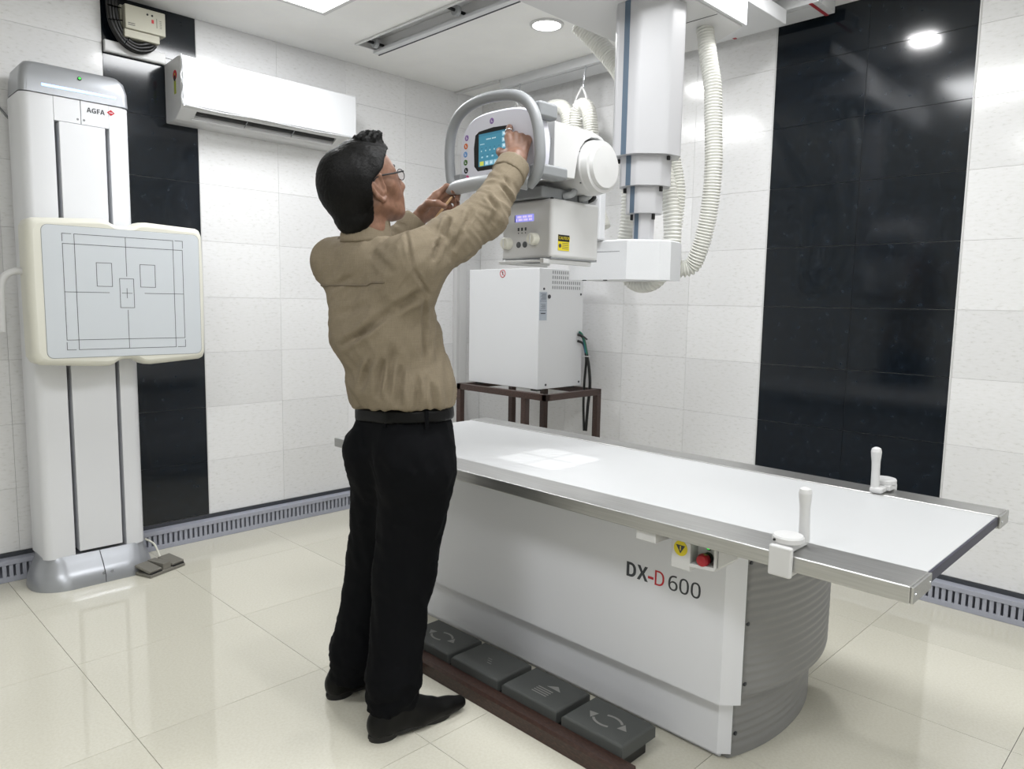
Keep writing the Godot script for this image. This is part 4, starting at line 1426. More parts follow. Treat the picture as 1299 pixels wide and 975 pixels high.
# ---------------------------------------------------------------- examination table
func build_table() -> void:
	var t := thing("examination_table", "white X-ray examination table with steel side rails and grey ribbed pedestal end", "X-ray table", Vector3(2.3, 0, 1.5))
	var st := begin()
	box(st, Vector3(1.362, 0.722, 1.305), Vector3(3.556, 0.751, 1.936), 0.002)
	var top := part(st, "tabletop", M.table_white, t)
	st = begin()
	box(st, Vector3(3.5562, 0.724, 1.305), Vector3(3.5615, 0.7495, 1.936), 0.001)
	part(st, "end_edge", M.table_edge, top)
	for s in 2:
		var z0: float = 1.937 if s == 0 else 1.203
		var z1: float = 2.066 if s == 0 else 1.304
		st = begin()
		box(st, Vector3(1.352, 0.716, z0), Vector3(3.562, 0.754, z1), 0.004, 2)
		var rail := part(st, "side_rail", M.stainless, t)
		st = begin()
		box(st, Vector3(3.562, 0.7165, z0 + 0.001), Vector3(3.568, 0.7535, z1 - 0.001), 0.002)
		var ec := part(st, "end_cap", M.stainless, rail)
		for z in [z0 + 0.015, z1 - 0.015]:
			st = begin()
			disc(st, Vector3(3.568, 0.735, z), Vector3.RIGHT, 0.004, 0.002, 10)
			part(st, "screw", M.chrome, ec)
	# frame under the top
	st = begin()
	box(st, Vector3(1.75, 0.664, 1.26), Vector3(3.0, 0.7155, 1.90), 0.004)
	part(st, "under_frame", M.handle_grey, t)
	# pedestal
	st = begin()
	box(st, Vector3(1.62, 0.0, 1.20), Vector3(3.016, 0.04, 1.800), 0.003)
	part(st, "plinth", M.cabinet_grey, t)
	st = begin()
	slab(st, [Vector2(1.50, 1.40), Vector2(1.56, 1.815), Vector2(3.018, 1.822), Vector2(3.048, 1.795), Vector2(2.95, 1.793), Vector2(2.95, 1.40)], 0.022, 0.214, 0.002, false)
	part(st, "lower_panel", M.cabinet_grey, t)
	st = begin()
	slab(st, [Vector2(1.40, 1.40), Vector2(1.46, 1.862), Vector2(3.040, 1.862), Vector2(3.082, 1.818), Vector2(2.95, 1.816), Vector2(2.95, 1.40)], 0.196, 0.663, 0.003, false)
	var up := part(st, "upper_panel", M.cabinet_grey, t)
	# ribbed grey ends
	for lay in [[0.215, 0.660, 3.066, 3.150, 1.150, 1.812, 0.0], [0.002, 0.216, 3.032, 3.092, 1.185, 1.790, 0.03]]:
		st = begin()
		var y: float = lay[0]
		var rings := []
		var rows := int((lay[1] - lay[0]) / 0.0052)
		for i in rows + 1:
			y = lay[0] + (lay[1] - lay[0]) * i / rows
			var wv := 0.0045 * (0.5 + 0.5 * cos(TAU * (y - 0.003) / 0.0255))
			if lay[6] > 0.0 and y < lay[6]:
				wv = 0.0045
			var ring := []
			# closed plan: bulging end, straight back
			for j in 25:
				var f := j / 24.0
				var z: float = lerpf(lay[5], lay[4], f)
				var x: float = lay[2] + (lay[3] - lay[2]) * (1.0 - pow(absf(2.0 * f - 1.0), 2.2)) - 0.02 * f + wv
				ring.append(Vector3(x, y, z))
			ring.append(Vector3(2.90, y, lay[4]))
			ring.append(Vector3(2.90, y, lay[5]))
			rings.append(ring)
		loft(st, rings)
		part(st, "ribbed_cover", M.bellows_grey, t)
	for q in [[3.0665, 0.61, 1.804], [3.0665, 0.43, 1.804], [3.0665, 0.25, 1.804], [3.034, 0.075, 1.780]]:
		st = begin()
		disc(st, Vector3(q[0] + 0.009, q[1], q[2] - 0.012), Vector3.RIGHT, 0.0065, 0.006, 12)
		part(st, "screw", M.print_dark, t)
	st = begin()
	box(st, Vector3(3.050, 0.216, 1.8120), Vector3(3.080, 0.661, 1.8162), 0.001)
	part(st, "dark_seam", M.print_dark, t)
	st = begin()
	box(st, Vector3(3.005, 0.04, 1.7895), Vector3(3.045, 0.196, 1.7932), 0.001)
	part(st, "dark_seam", M.print_dark, t)
	# model name on the front
	lettering("DX", 0.046, Vector3(2.699, 0.508, 1.8622), Basis.IDENTITY, M.print_dark, up, "lettering", true)
	lettering("-", 0.046, Vector3(2.782, 0.508, 1.8622), Basis.IDENTITY, M.print_red, up, "lettering", true, 1.15)
	lettering("D", 0.046, Vector3(2.803, 0.508, 1.8622), Basis.IDENTITY, M.print_red, up)
	lettering("600", 0.046, Vector3(2.852, 0.508, 1.8622), Basis.IDENTITY, M.print_dark, up, "lettering", false, 1.1)
	# emergency stop box under the rail
	st = begin()
	box(st, Vector3(2.955, 0.620, 1.90), Vector3(3.013, 0.7155, 2.012), 0.003)
	var eb := part(st, "stop_box", M.white_plastic, t)
	st = begin()
	slab_z(st, [Vector2(3.0135, 0.634), Vector2(3.085, 0.640), Vector2(3.090, 0.648), Vector2(3.090, 0.7155), Vector2(3.082, 0.7155), Vector2(3.082, 0.650), Vector2(3.0135, 0.644)], 1.91, 2.012, 0.001, false)
	box(st, Vector3(3.0135, 0.640, 1.91), Vector3(3.082, 0.7155, 1.975), 0.002)
	slab_z(st, [Vector2(3.0905, 0.648), Vector2(3.145, 0.690), Vector2(3.145, 0.7155), Vector2(3.0905, 0.7155)], 1.91, 2.006, 0.002, false)
	part(st, "stop_housing", M.white_plastic, eb)
	st = begin()
	disc(st, Vector3(2.984, 0.678, 2.012), Vector3.BACK, 0.021, 0.0012, 24)
	var yl := part(st, "warning_label", M.yellow_label, eb, "round yellow warning label")
	st = begin()
	slab_z(st, [Vector2(2.970, 0.687), Vector2(2.998, 0.687), Vector2(2.984, 0.664)], 2.0128, 2.0136, 0.0, false)
	var tr := part(st, "triangle", M.print_dark, yl)
	st = begin()
	box(st, Vector3(2.9825, 0.673, 2.0134), Vector3(2.9855, 0.685, 2.0142), 0.0002)
	part(st, "mark", M.yellow_label, yl)
	st = begin()
	lathe(st, [Vector2(0.013, 0.0), Vector2(0.013, 0.012), Vector2(0.0175, 0.014), Vector2(0.0175, 0.024), Vector2(0.014, 0.030), Vector2(0.0, 0.031)], axis_xf(Vector3(3.048, 0.660, 1.985), Vector3.BACK), 24)
	part(st, "stop_button", M.button_red, eb, "red mushroom emergency stop button")
	st = begin()
	lathe(st, [Vector2(0.0145, 0.0), Vector2(0.0145, 0.014)], axis_xf(Vector3(3.048, 0.660, 1.975), Vector3.BACK), 20)
	part(st, "button_collar", M.black_plastic, eb)
	st = begin()
	disc(st, Vector3(3.048, 0.689, 1.976), Vector3.BACK, 0.009, 0.003, 14)
	part(st, "lamp_socket", M.print_black, eb)
	st = begin()
	disc(st, Vector3(3.048, 0.689, 1.979), Vector3.BACK, 0.006, 0.003, 12)
	part(st, "led_lamp", M.led_green, eb)
	st = begin()
	box(st, Vector3(2.868, 0.686, 1.98), Vector3(2.932, 0.7155, 2.055), 0.003)
	part(st, "rail_stop", M.white_plastic, t)
	# pedals on the floor in front of the pedestal
	var xs := [[1.85, 2.098], [2.118, 2.352], [2.374, 2.612], [2.634, 2.862]]
	var marks := ["double curved arrow, at the head end", "worn faint print, second from the head end", "up arrow and lines, second from the foot end", "double curved arrow, at the foot end"]
	for i in 4:
		var x0: float = xs[i][0]
		var x1: float = xs[i][1]
		var p := thing("foot_pedal", "dark rubber table foot pedal with " + marks[i], "foot pedal", Vector3((x0 + x1) * 0.5, 0, 2.0), "table foot pedals")
		st = begin()
		slab(st, [Vector2(x0, 1.908), Vector2(x0, 2.074), Vector2(x1, 2.074), Vector2(x1, 1.908)], 0.040, 0.082, 0.010, false)
		var pad := part(st, "pad", M.pad_rubber, p)
		st = begin()
		box(st, Vector3(x0 + 0.01, 0.0, 1.940), Vector3(x1 - 0.01, 0.0405, 2.060), 0.003)
		part(st, "pedal_base", M.black_plastic, p)
		st = begin()
		var c := Vector3((x0 + x1) * 0.5 + 0.005, 0.0823, 2.0)
		if i == 0 or i == 3:
			for s in [-1.0, 1.0]:
				var arc := []
				for k in 7:
					var a := PI * (0.15 + 0.55 * k / 6.0)
					arc.append(c + Vector3(cos(a) * 0.042 * s + 0.006 * s, 0, -sin(a) * 0.03 * s))
				for k in 6:
					var d: Vector3 = (arc[k + 1] - arc[k])
					cbox(st, (arc[k] + arc[k + 1]) * 0.5, Vector3(d.length() * 1.05, 0.0006, 0.008), 0.0002, Basis(Vector3.UP, atan2(-d.z, d.x)))
				var tip := c + Vector3(s * 0.055, 0.0003, -s * 0.006)
				slab(st, [Vector2(tip.x + s * 0.018, tip.z + s * 0.012), Vector2(tip.x - s * 0.012, tip.z + s * 0.018), Vector2(tip.x - s * 0.004, tip.z - s * 0.014)], 0.0818, 0.0826, 0.0, false)
		elif i == 2:
			slab(st, [Vector2(c.x - 0.006, c.z - 0.018), Vector2(c.x + 0.05, c.z - 0.018), Vector2(c.x + 0.024, c.z - 0.04)], 0.0818, 0.0826, 0.0, false)
			for k in 4:
				cbox(st, c + Vector3(0.004, 0, 0.000 + 0.011 * k), Vector3(0.062, 0.0006, 0.004), 0.0002)
		else:
			for k in 3:
				cbox(st, c + Vector3(-0.01 + 0.01 * k, 0, -0.01 + 0.012 * k), Vector3(0.02, 0.0006, 0.003), 0.0002)
		part(st, "print", M.pad_print, pad).set_meta("kind", "stuff")
	var b := thing("guard_bar", "brown painted steel guard bar lying before the foot pedals", "guard bar", Vector3(2.38, 0, 2.11))
	st = begin()
	slab_x(st, [Vector2(2.078, 0.0), Vector2(2.128, 0.0), Vector2(2.128, 0.042), Vector2(2.120, 0.050), Vector2(2.078, 0.050)], 1.80, 2.915, 0.004, false)
	part(st, "bar", M.brown_paint, b)
	# clamped patient grips
	for q in [[3.285, 2.005, 1.0, "white patient hand grip clamped to the table rail on the emergency stop side"], [3.236, 1.252, -1.0, "white patient hand grip clamped to the table rail beside the black tiles"]]:
		var x: float = q[0]
		var z: float = q[1]
		var s: float = q[2]
		var g := thing("hand_grip", q[3], "hand grip", Vector3(x, 0.754, z), "patient hand grips")
		st = begin()
		lathe(st, [Vector2(0.034, 0.0), Vector2(0.036, 0.003), Vector2(0.036, 0.013), Vector2(0.033, 0.017), Vector2(0.0, 0.019)], axis_xf(Vector3(x, 0.776, z + (0.030 if s > 0 else -0.015)), Vector3.UP), 32)
		part(st, "disc", M.white_plastic, g)
		st = begin()
		var hx := x + (0.012 if s > 0 else -0.006)
		var hz := z - s * 0.032 if s > 0 else z + 0.045
		lathe(st, [Vector2(0.013, 0.0), Vector2(0.0125, 0.03), Vector2(0.012, 0.06), Vector2(0.0125, 0.085), Vector2(0.0145, 0.105), Vector2(0.0155, 0.118), Vector2(0.013, 0.128), Vector2(0.006, 0.132), Vector2(0.0, 0.133)], axis_xf(Vector3(hx, 0.766, hz), Vector3(-0.03, 1, 0)), 20)
		part(st, "handle", M.white_plastic, g)
		st = begin()
		box(st, Vector3(x - 0.020, 0.7545, z - 0.045 if s > 0 else z - 0.03), Vector3(x + 0.020, 0.7755, z + 0.074 if s > 0 else z + 0.06), 0.009, 3)
		if s > 0:
			box(st, Vector3(x - 0.026, 0.702, 2.067), Vector3(x + 0.030, 0.7755, 2.082), 0.006, 2)
			box(st, Vector3(x - 0.026, 0.702, 2.000), Vector3(x + 0.025, 0.7145, 2.080), 0.004, 2)
		else:
			box(st, Vector3(x - 0.031, 0.698, 1.186), Vector3(x + 0.025, 0.772, 1.202), 0.005, 2)
			box(st, Vector3(x - 0.031, 0.698, 1.190), Vector3(x + 0.02, 0.7145, 1.265), 0.004, 2)
			box(st, Vector3(x - 0.012, 0.76, z - 0.04), Vector3(x + 0.03, 0.778, z + 0.02), 0.004, 2)
		var cl := part(st, "clamp", M.white_plastic, g)
		st = begin()
		disc(st, Vector3(x - 0.018, 0.7835, z + (0.061 if s > 0 else 0.016)), Vector3(-0.5, 0, 0.87), 0.003, 0.004, 8)
		part(st, "pin", M.print_black, cl)

# ---------------------------------------------------------------- generator cabinet on its stand
func build_generator() -> void:
	var s := thing("generator_stand", "dark brown steel angle stand carrying the white generator cabinet", "stand", Vector3(0.88, 0, 0.4))
	var st := begin()
	var X0 := 0.50
	var X1 := 1.262
	var Z0 := 0.155
	var Z1 := 0.655
	var yt := 0.812
	for q in [[X0, X1, Z0, Z0 + 0.035], [X0, X1, Z1 - 0.035, Z1], [X0, X0 + 0.035, Z0, Z1], [X1 - 0.035, X1, Z0, Z1]]:
		box(st, Vector3(q[0], yt - 0.036, q[2]), Vector3(q[1], yt, q[3]), 0.002)
	part(st, "top_frame", M.brown_paint, s)
	for q in [[X0, Z1 - 0.035], [X1 - 0.037, Z0], [X0, Z0], [X1 - 0.20, Z1 - 0.04]]:
		st = begin()
		box(st, Vector3(q[0], 0.0, q[1]), Vector3(q[0] + 0.037, yt - 0.036, q[1] + 0.037), 0.002)
		part(st, "leg", M.brown_paint, s)
	st = begin()
	box(st, Vector3(0.80, 0.0, Z0 + 0.01), Vector3(0.838, yt - 0.036, Z0 + 0.048), 0.002)
	part(st, "leg", M.brown_paint, s)
	st = begin()
	box(st, Vector3(X0, 0.20, Z1 - 0.030), Vector3(X1 - 0.16, 0.23, Z1 - 0.008), 0.002)
	box(st, Vector3(X0, 0.20, Z0 + 0.005), Vector3(X1, 0.23, Z0 + 0.03), 0.002)
	part(st, "stretcher", M.brown_paint, s)
	var t := thing("generator_cabinet", "white X-ray generator cabinet with side vents and a no-entry sticker, on brown stand", "cabinet", Vector3(0.84, 0.812, 0.4))
	st = begin()
	box(st, Vector3(0.545, 0.826, 0.20), Vector3(1.138, 1.522, 0.595), 0.004)
	var bd := part(st, "body", M.white_metal, t)
	for q in [[0.60, 0.25], [1.08, 0.25], [0.60, 0.54], [1.08, 0.54]]:
		st = begin()
		cbox(st, Vector3(q[0], 0.819, q[1]), Vector3(0.05, 0.014, 0.05), 0.003)
		part(st, "foot", M.black_plastic, t)
	# side lid carrying rows of vent slots
	st = begin()
	for r in 4:
		for k in 14:
			box(st, Vector3(1.137, 1.406 + 0.029 * r, 0.235 + 0.0185 * k), Vector3(1.1388, 1.424 + 0.029 * r, 0.243 + 0.0185 * k), 0.0003)
	part(st, "vent_slots", M.handle_grey, bd).set_meta("kind", "stuff")
	for q in [[0.225, 1.38], [0.555, 1.405], [0.225, 0.85], [0.525, 0.85]]:
		st = begin()
		disc(st, Vector3(1.138, q[1], q[0]), Vector3.RIGHT, 0.007, 0.003, 12)
		part(st, "screw", M.print_dark, bd)
	st = begin()
	box(st, Vector3(1.1375, 1.225, 0.528), Vector3(1.1390, 1.388, 0.592), 0.0004)
	var lb := part(st, "rating_label", M.label_paper, bd, "grey rating label")
	st = begin()
	for k in 7:
		box(st, Vector3(1.1389, 1.345 + 0.0052 * k, 0.537), Vector3(1.1394, 1.3468 + 0.0052 * k, 0.583 - 0.006 * (k % 3)), 0.0002)
	for k in 5:
		box(st, Vector3(1.1389, 1.292 + 0.006 * k, 0.540), Vector3(1.1394, 1.2938 + 0.006 * k, 0.580 - 0.008 * (k % 2)), 0.0002)
	box(st, Vector3(1.1389, 1.334, 0.532), Vector3(1.1394, 1.336, 0.588), 0.0002)
	box(st, Vector3(1.1389, 1.281, 0.532), Vector3(1.1394, 1.283, 0.588), 0.0002)
	box(st, Vector3(1.1389, 1.262, 0.540), Vector3(1.1394, 1.268, 0.580), 0.0002)
	part(st, "small_print", M.print_dark, lb).set_meta("kind", "stuff")
	st = begin()
	lathe(st, [Vector2(0.008, 0.0), Vector2(0.012, 0.003), Vector2(0.012, 0.005), Vector2(0.007, 0.005)], axis_xf(Vector3(1.1385, 1.362, 0.512), Vector3.RIGHT), 16)
	part(st, "lock", M.print_dark, bd)
	# prohibition sticker on the front
	st = begin()
	var ring := []
	for k in 24:
		var a := TAU * k / 24
		ring.append(Vector3(0.840 + 0.0215 * cos(a), 1.494 + 0.0215 * sin(a), 0.5955))
	tube(st, ring, 0.0022, 6, true)
	cbox(st, Vector3(0.840, 1.494, 0.5957), Vector3(0.040, 0.003, 0.0008), 0.0002, Basis(Vector3.BACK, -PI / 4))
	var sg := part(st, "prohibition_sign", M.print_red, bd, "small round red prohibition sign")
	st = begin()
	cbox(st, Vector3(0.840, 1.497, 0.5954), Vector3(0.007, 0.022, 0.0006), 0.0002)
	part(st, "pictogram", M.print_dark, sg)
	# loose cables behind the cabinet
	var paths := [
		[[Vector3(1.142, 1.10, 0.25), Vector3(1.17, 1.08, 0.225), Vector3(1.185, 1.00, 0.215), Vector3(1.178, 0.92, 0.21), Vector3(1.172, 0.84, 0.21), Vector3(1.17, 0.70, 0.21), Vector3(1.18, 0.55, 0.21)], 0.0075, "cable_black", "black supply cable hanging behind the generator cabinet, next to the cabinet"],
		[[Vector3(1.142, 1.14, 0.25), Vector3(1.165, 1.12, 0.225), Vector3(1.19, 1.03, 0.22), Vector3(1.205, 0.94, 0.21), Vector3(1.212, 0.83, 0.205), Vector3(1.20, 0.70, 0.205), Vector3(1.19, 0.55, 0.205)], 0.009, "cable_black", "thicker black supply cable hanging behind the generator cabinet, next to the stand leg"],
		[[Vector3(1.142, 1.145, 0.235), Vector3(1.16, 1.130, 0.225), Vector3(1.178, 1.08, 0.226), Vector3(1.188, 1.03, 0.226)], 0.007, "wire_blue", "blue wire fanning out behind the generator cabinet"],
		[[Vector3(1.142, 1.155, 0.235), Vector3(1.165, 1.135, 0.23), Vector3(1.185, 1.07, 0.226), Vector3(1.196, 1.02, 0.222)], 0.006, "wire_green", "green wire fanning out behind the generator cabinet"],
		[[Vector3(1.150, 1.135, 0.24), Vector3(1.172, 1.130, 0.235), Vector3(1.20, 1.110, 0.23)], 0.0055, "cable_black", "short cut black lead sticking out behind the generator cabinet"],
	]
	for p in paths:
		var c := thing("supply_cable", p[3], "cable", p[0][0], "cables behind the generator cabinet")
		st = begin()
		tube(st, curve(p[0], 0.012), p[1], 8)
		part(st, "sheath", M[p[2]], c)
	var tie := thing("cable_tie", "white cable tie round the cables behind the generator cabinet", "cable tie", Vector3(1.19, 1.0, 0.215))
	st = begin()
	cbox(st, Vector3(1.191, 1.008, 0.216), Vector3(0.034, 0.005, 0.026), 0.002)
	part(st, "tie_strap", M.white_plastic, tie)

# ---------------------------------------------------------------- the person
func hand_prims(w: Vector3, toward: Vector3, back: Vector3, thumb_hint: Vector3, curls: Array, thumb: Array, s: float, elbow: Vector3) -> Dictionary:
	var ex := toward.normalized()
	var ez := (back - ex * back.dot(ex)).normalized()
	var ey := ez.cross(ex)
	if ey.dot(thumb_hint) < 0.0:
		ey = -ey
	var P := []
	var reach := [0.088, 0.091, 0.086, 0.078]
	var across := [0.027, 0.008, -0.011, -0.029]
	var len := [[0.043, 0.026, 0.021], [0.047, 0.029, 0.022], [0.043, 0.027, 0.022], [0.034, 0.021, 0.019]]
	var tips := []
	for i in 4:
		var k: Vector3 = w + (ex * reach[i] + ey * across[i]) * s
		var b: Vector3 = w + ey * across[i] * 0.5 * s
		P.append([b, k, 0.0150 * s, 0.0120 * s])
		P.append([w.lerp(k, 0.35) - ez * 0.006 * s, k - ez * 0.005 * s, 0.0150 * s, 0.0115 * s])
		var a := 0.0
		var at := k
		var rr := [0.0105, 0.0095, 0.0088, 0.0078]
		if i == 3:
			rr = [0.0092, 0.0083, 0.0077, 0.0068]
		var joints := [k]
		for j in 3:
			a += deg_to_rad(curls[i][j])
			var dir := ex * cos(a) - ez * sin(a) + ey * (curls[i][3] as float)
			var nxt: Vector3 = at + dir.normalized() * (len[i][j] as float) * s
			P.append([at, nxt, rr[j] * s, rr[j + 1] * s])
			at = nxt
			joints.append(at)
		tips.append(joints)
	var tb: Vector3 = w + (ex * 0.022 + ey * 0.020 - ez * 0.006) * s
	var at2 := tb
	var tl := [0.044, 0.034, 0.027]
	var tr := [0.0165, 0.0125, 0.0112, 0.0090]
	for j in 3:
		var v: Vector3 = thumb[j]
		var d2 := (ex * v.x + ey * v.y + ez * v.z).normalized()
		var nx2: Vector3 = at2 + d2 * (tl[j] as float) * s
		P.append([at2, nx2, tr[j] * s, tr[j + 1] * s])
		at2 = nx2
	var fa := (elbow - w).normalized()
	P.append([w + fa * 0.025 * s, w + ex * 0.012 * s, 0.0245 * s, 0.0230 * s])
	P.append([w + fa * 0.09 * s, w + fa * 0.02 * s, 0.0285 * s, 0.0245 * s])
	return {"prims": P, "joints": tips, "ex": ex, "ey": ey, "ez": ez}

func build_person() -> void:
	var base := Vector3(2.12, 0, 2.36)
	var t := thing("person", "person in khaki linen shirt and black trousers looking up, hands on the tube crane controls", "person", base)
	var st := begin()
	# joints
	var waist := Vector3(2.195, 0.985, 2.338)
	var chest := Vector3(2.172, 1.327, 2.41)
	var neck := Vector3(2.158, 1.50, 2.445)
	var sh_r := Vector3(2.335, 1.432, 2.405)
	var el_r := Vector3(2.392, 1.575, 2.190)
	var wr_r := Vector3(2.368, 1.762, 2.040)
	var sh_l := Vector3(2.035, 1.445, 2.475)
	var el_l := Vector3(1.935, 1.440, 2.250)
	var wr_l := Vector3(2.012, 1.600, 2.140)
	var hip_r := Vector3(2.275, 0.86, 2.345)
	var hip_l := Vector3(2.115, 0.86, 2.345)
	var kn_r := Vector3(2.228, 0.50, 2.362)
	var kn_l := Vector3(2.030, 0.49, 2.325)
	var an_r := Vector3(2.245, 0.10, 2.425)
	var an_l := Vector3(1.990, 0.10, 2.402)
	var Rb := Vector3(0.97, 0, -0.246)
	# head frame: F out of the face, U to the crown, R to the right ear
	var hc := Vector3(2.175, 1.643, 2.453)
	var h := Vector3(0.18, 0, -0.985).normalized()
	var tilt := deg_to_rad(21.0)
	var F := h * cos(tilt) + Vector3.UP * sin(tilt)
	var U := Vector3.UP * cos(tilt) - h * sin(tilt)
	var R := F.cross(U)
	var hx := Transform3D(Basis(F * 0.94, U * 0.94, R * 0.94), hc)
	# ---- the body, one mesh: coarse under the clothes, fine at head and hands
	var body := [
		[waist - Vector3(0.05, 0, 0), waist + Vector3(0.05, 0, 0), 0.088, 0.088], [waist, chest, 0.08, 0.07],
		[chest - Rb * 0.06, chest + Rb * 0.06, 0.060, 0.060], [chest, neck, 0.06, 0.05],
		[neck + Vector3(0, -0.06, 0), sh_r, 0.045, 0.042], [neck + Vector3(0, -0.06, 0), sh_l, 0.045, 0.042],
		[sh_r, el_r, 0.044, 0.038], [el_r, wr_r, 0.038, 0.026], [sh_l, el_l, 0.044, 0.038], [el_l, wr_l, 0.038, 0.026],
		[waist - Vector3(0.02, 0.06, 0), hip_l, 0.085, 0.085], [waist + Vector3(0.02, -0.06, 0), hip_r, 0.085, 0.085],
		[hip_r, kn_r, 0.08, 0.055], [kn_r, an_r, 0.055, 0.04], [hip_l, kn_l, 0.08, 0.055], [kn_l, an_l, 0.055, 0.04],
		[neck + Vector3(0, -0.03, 0), hc + Vector3(-0.0, -0.06, -0.01), 0.055, 0.052],
	]
	add_net(st, net(body, 0.014, 0.05))
	# head in its own frame
	var head := [
		[Vector3(-0.022, 0.040, 0), Vector3(-0.005, 0.045, 0), 0.083, 0.083], [Vector3(0.030, 0.050, 0), Vector3(0.034, 0.015, 0), 0.066, 0.062],
		[Vector3(0.035, 0.0, 0), Vector3(0.046, -0.062, 0), 0.058, 0.042], [Vector3(0.072, -0.092, -0.008), Vector3(0.072, -0.092, 0.008), 0.020, 0.020],
		[Vector3(0.062, -0.030, 0.030), Vector3(0.050, -0.006, 0.044), 0.024, 0.022], [Vector3(0.062, -0.030, -0.030), Vector3(0.050, -0.006, -0.044), 0.024, 0.022],
		[Vector3(0.080, 0.030, 0.012), Vector3(0.066, 0.030, 0.042), 0.015, 0.014], [Vector3(0.080, 0.030, -0.012), Vector3(0.066, 0.030, -0.042), 0.015, 0.014],
		[Vector3(0.092, 0.018, 0), Vector3(0.112, -0.022, 0), 0.009, 0.0125], [Vector3(0.098, -0.026, 0.011), Vector3(0.098, -0.026, -0.011), 0.009, 0.009],
		[Vector3(0.083, -0.052, 0.013), Vector3(0.083, -0.052, -0.013), 0.009, 0.009], [Vector3(0.082, -0.065, 0.011), Vector3(0.082, -0.065, -0.011), 0.009, 0.009],
		[Vector3(-0.012, -0.042, 0.052), Vector3(0.052, -0.088, 0.018), 0.024, 0.021], [Vector3(-0.012, -0.042, -0.052), Vector3(0.052, -0.088, -0.018), 0.024, 0.021],
		[Vector3(-0.030, -0.020, 0), Vector3(-0.040, -0.13, 0.0), 0.062, 0.057],
	]
	add_net(st, net(head, 0.0055, 0.026), null, hx)
	for s in [-1.0, 1.0]:
		# ear: rim, lobe and a thin shell
		var z: float = 0.079 * s
		var ear := []
		var rim := [Vector3(0.006, 0.002, z - 0.004 * s), Vector3(0.004, 0.026, z), Vector3(-0.010, 0.037, z + 0.005 * s), Vector3(-0.027, 0.030, z + 0.009 * s), Vector3(-0.031, 0.008, z + 0.009 * s), Vector3(-0.020, -0.016, z + 0.004 * s), Vector3(-0.006, -0.031, z - 0.002 * s), Vector3(0.003, -0.026, z - 0.006 * s)]
		for i in rim.size() - 1:
			ear.append([rim[i], rim[i + 1], 0.0055, 0.0055])
		ear.append([Vector3(-0.022, 0.012, z + 0.002 * s), Vector3(-0.004, -0.016, z - 0.006 * s), 0.0075, 0.0075])
		ear.append([Vector3(-0.010, 0.022, z - 0.002 * s), Vector3(-0.004, -0.010, z - 0.008 * s), 0.008, 0.009])
		ear.append([Vector3(0.008, -0.002, z - 0.006 * s), Vector3(0.006, -0.012, z - 0.006 * s), 0.006, 0.006])
		add_net(st, net(ear, 0.0028, 0.005), null, hx * Transform3D(Basis.from_scale(Vector3(1.25, 1.25, 1.1)), Vector3(0.008, -0.006, -0.0075 * s)))
	var camera_side := Vector3(1.0, 0, 1.0)
	var right := hand_prims(wr_r, Vector3(-0.36, 0.84, -0.40), Vector3(0.66, 0.02, 0.75), Vector3(-0.7, 0, 0.7), [[14, 22, 12, 0.02], [40, 58, 32, 0.0], [52, 62, 36, -0.02], [58, 62, 38, -0.05]], [Vector3(0.62, 0.62, -0.45), Vector3(0.75, 0.22, -0.60), Vector3(0.70, -0.10, -0.70)], 1.06, el_r)
	add_net(st, net(right.prims, 0.0034, 0.007))
	var left := hand_prims(wr_l, Vector3(0.34, 0.66, -0.66), Vector3(-0.80, 0.30, 0.10), camera_side, [[8, 62, 48, 0.05], [22, 62, 45, 0.02], [34, 60, 45, 0.0], [42, 62, 45, -0.03]], [Vector3(0.45, 0.60, -0.62), Vector3(0.45, 0.10, -0.88), Vector3(0.30, -0.15, -0.92)], 1.04, el_l)
	add_net(st, net(left.prims, 0.0034, 0.007))
	var bd := part(st, "body", M.skin, t)
	# finger nails
	for hand in [right, left]:
		for j in hand.joints:
			var tip: Vector3 = j[3]
			var dir: Vector3 = (j[3] - j[2]).normalized()
			var up: Vector3 = dir.cross(hand.ey).normalized()
			if up.dot(hand.ez) < 0.0:
				up = -up
			st = begin()
			cbox(st, tip - dir * 0.001 + up * 0.0072, Vector3(0.011, 0.0018, 0.009), 0.0008, Basis(dir, up, dir.cross(up)))
			part(st, "finger_nail", M.nail, bd)
	# ring on the pointing finger
	st = begin()
	var j0: Vector3 = right.joints[0][0]
	var j1: Vector3 = right.joints[0][1]
	var rd := (j1 - j0).normalized()
	var rp := _perp(rd)
	var loop := []
	for i in 20:
		var a := TAU * i / 20
		loop.append(j0.lerp(j1, 0.62) + (rp * cos(a) + rd.cross(rp) * sin(a)) * 0.0116)
	tube(st, loop, 0.0019, 6, true)
	part(st, "finger_ring", M.chrome, t)
	# eyes, brows, moustache, lips
	for s in [-1.0, 1.0]:
		st = begin()
		lathe(st, [Vector2(0.0, -0.011), Vector2(0.007, -0.0085), Vector2(0.0108, -0.002), Vector2(0.0108, 0.002), Vector2(0.007, 0.0085), Vector2(0.0, 0.011)], hx * axis_xf(Vector3(0.078, 0.012, 0.031 * s), Vector3.RIGHT), 16)
		var ey := part(st, "eye", M.eye_white, t)
		st = begin()
		disc(st, hx * Vector3(0.0895, 0.012, 0.031 * s), F, 0.0055, 0.001, 12)
		part(st, "iris", M.print_black, ey)
		st = begin()
		tube(st, [hx * Vector3(0.096, 0.036, 0.010 * s), hx * Vector3(0.094, 0.042, 0.028 * s), hx * Vector3(0.076, 0.038, 0.050 * s)], [0.004, 0.0055, 0.0025], 8)
		part(st, "eyebrow", M.hair_black, t)
	st = begin()
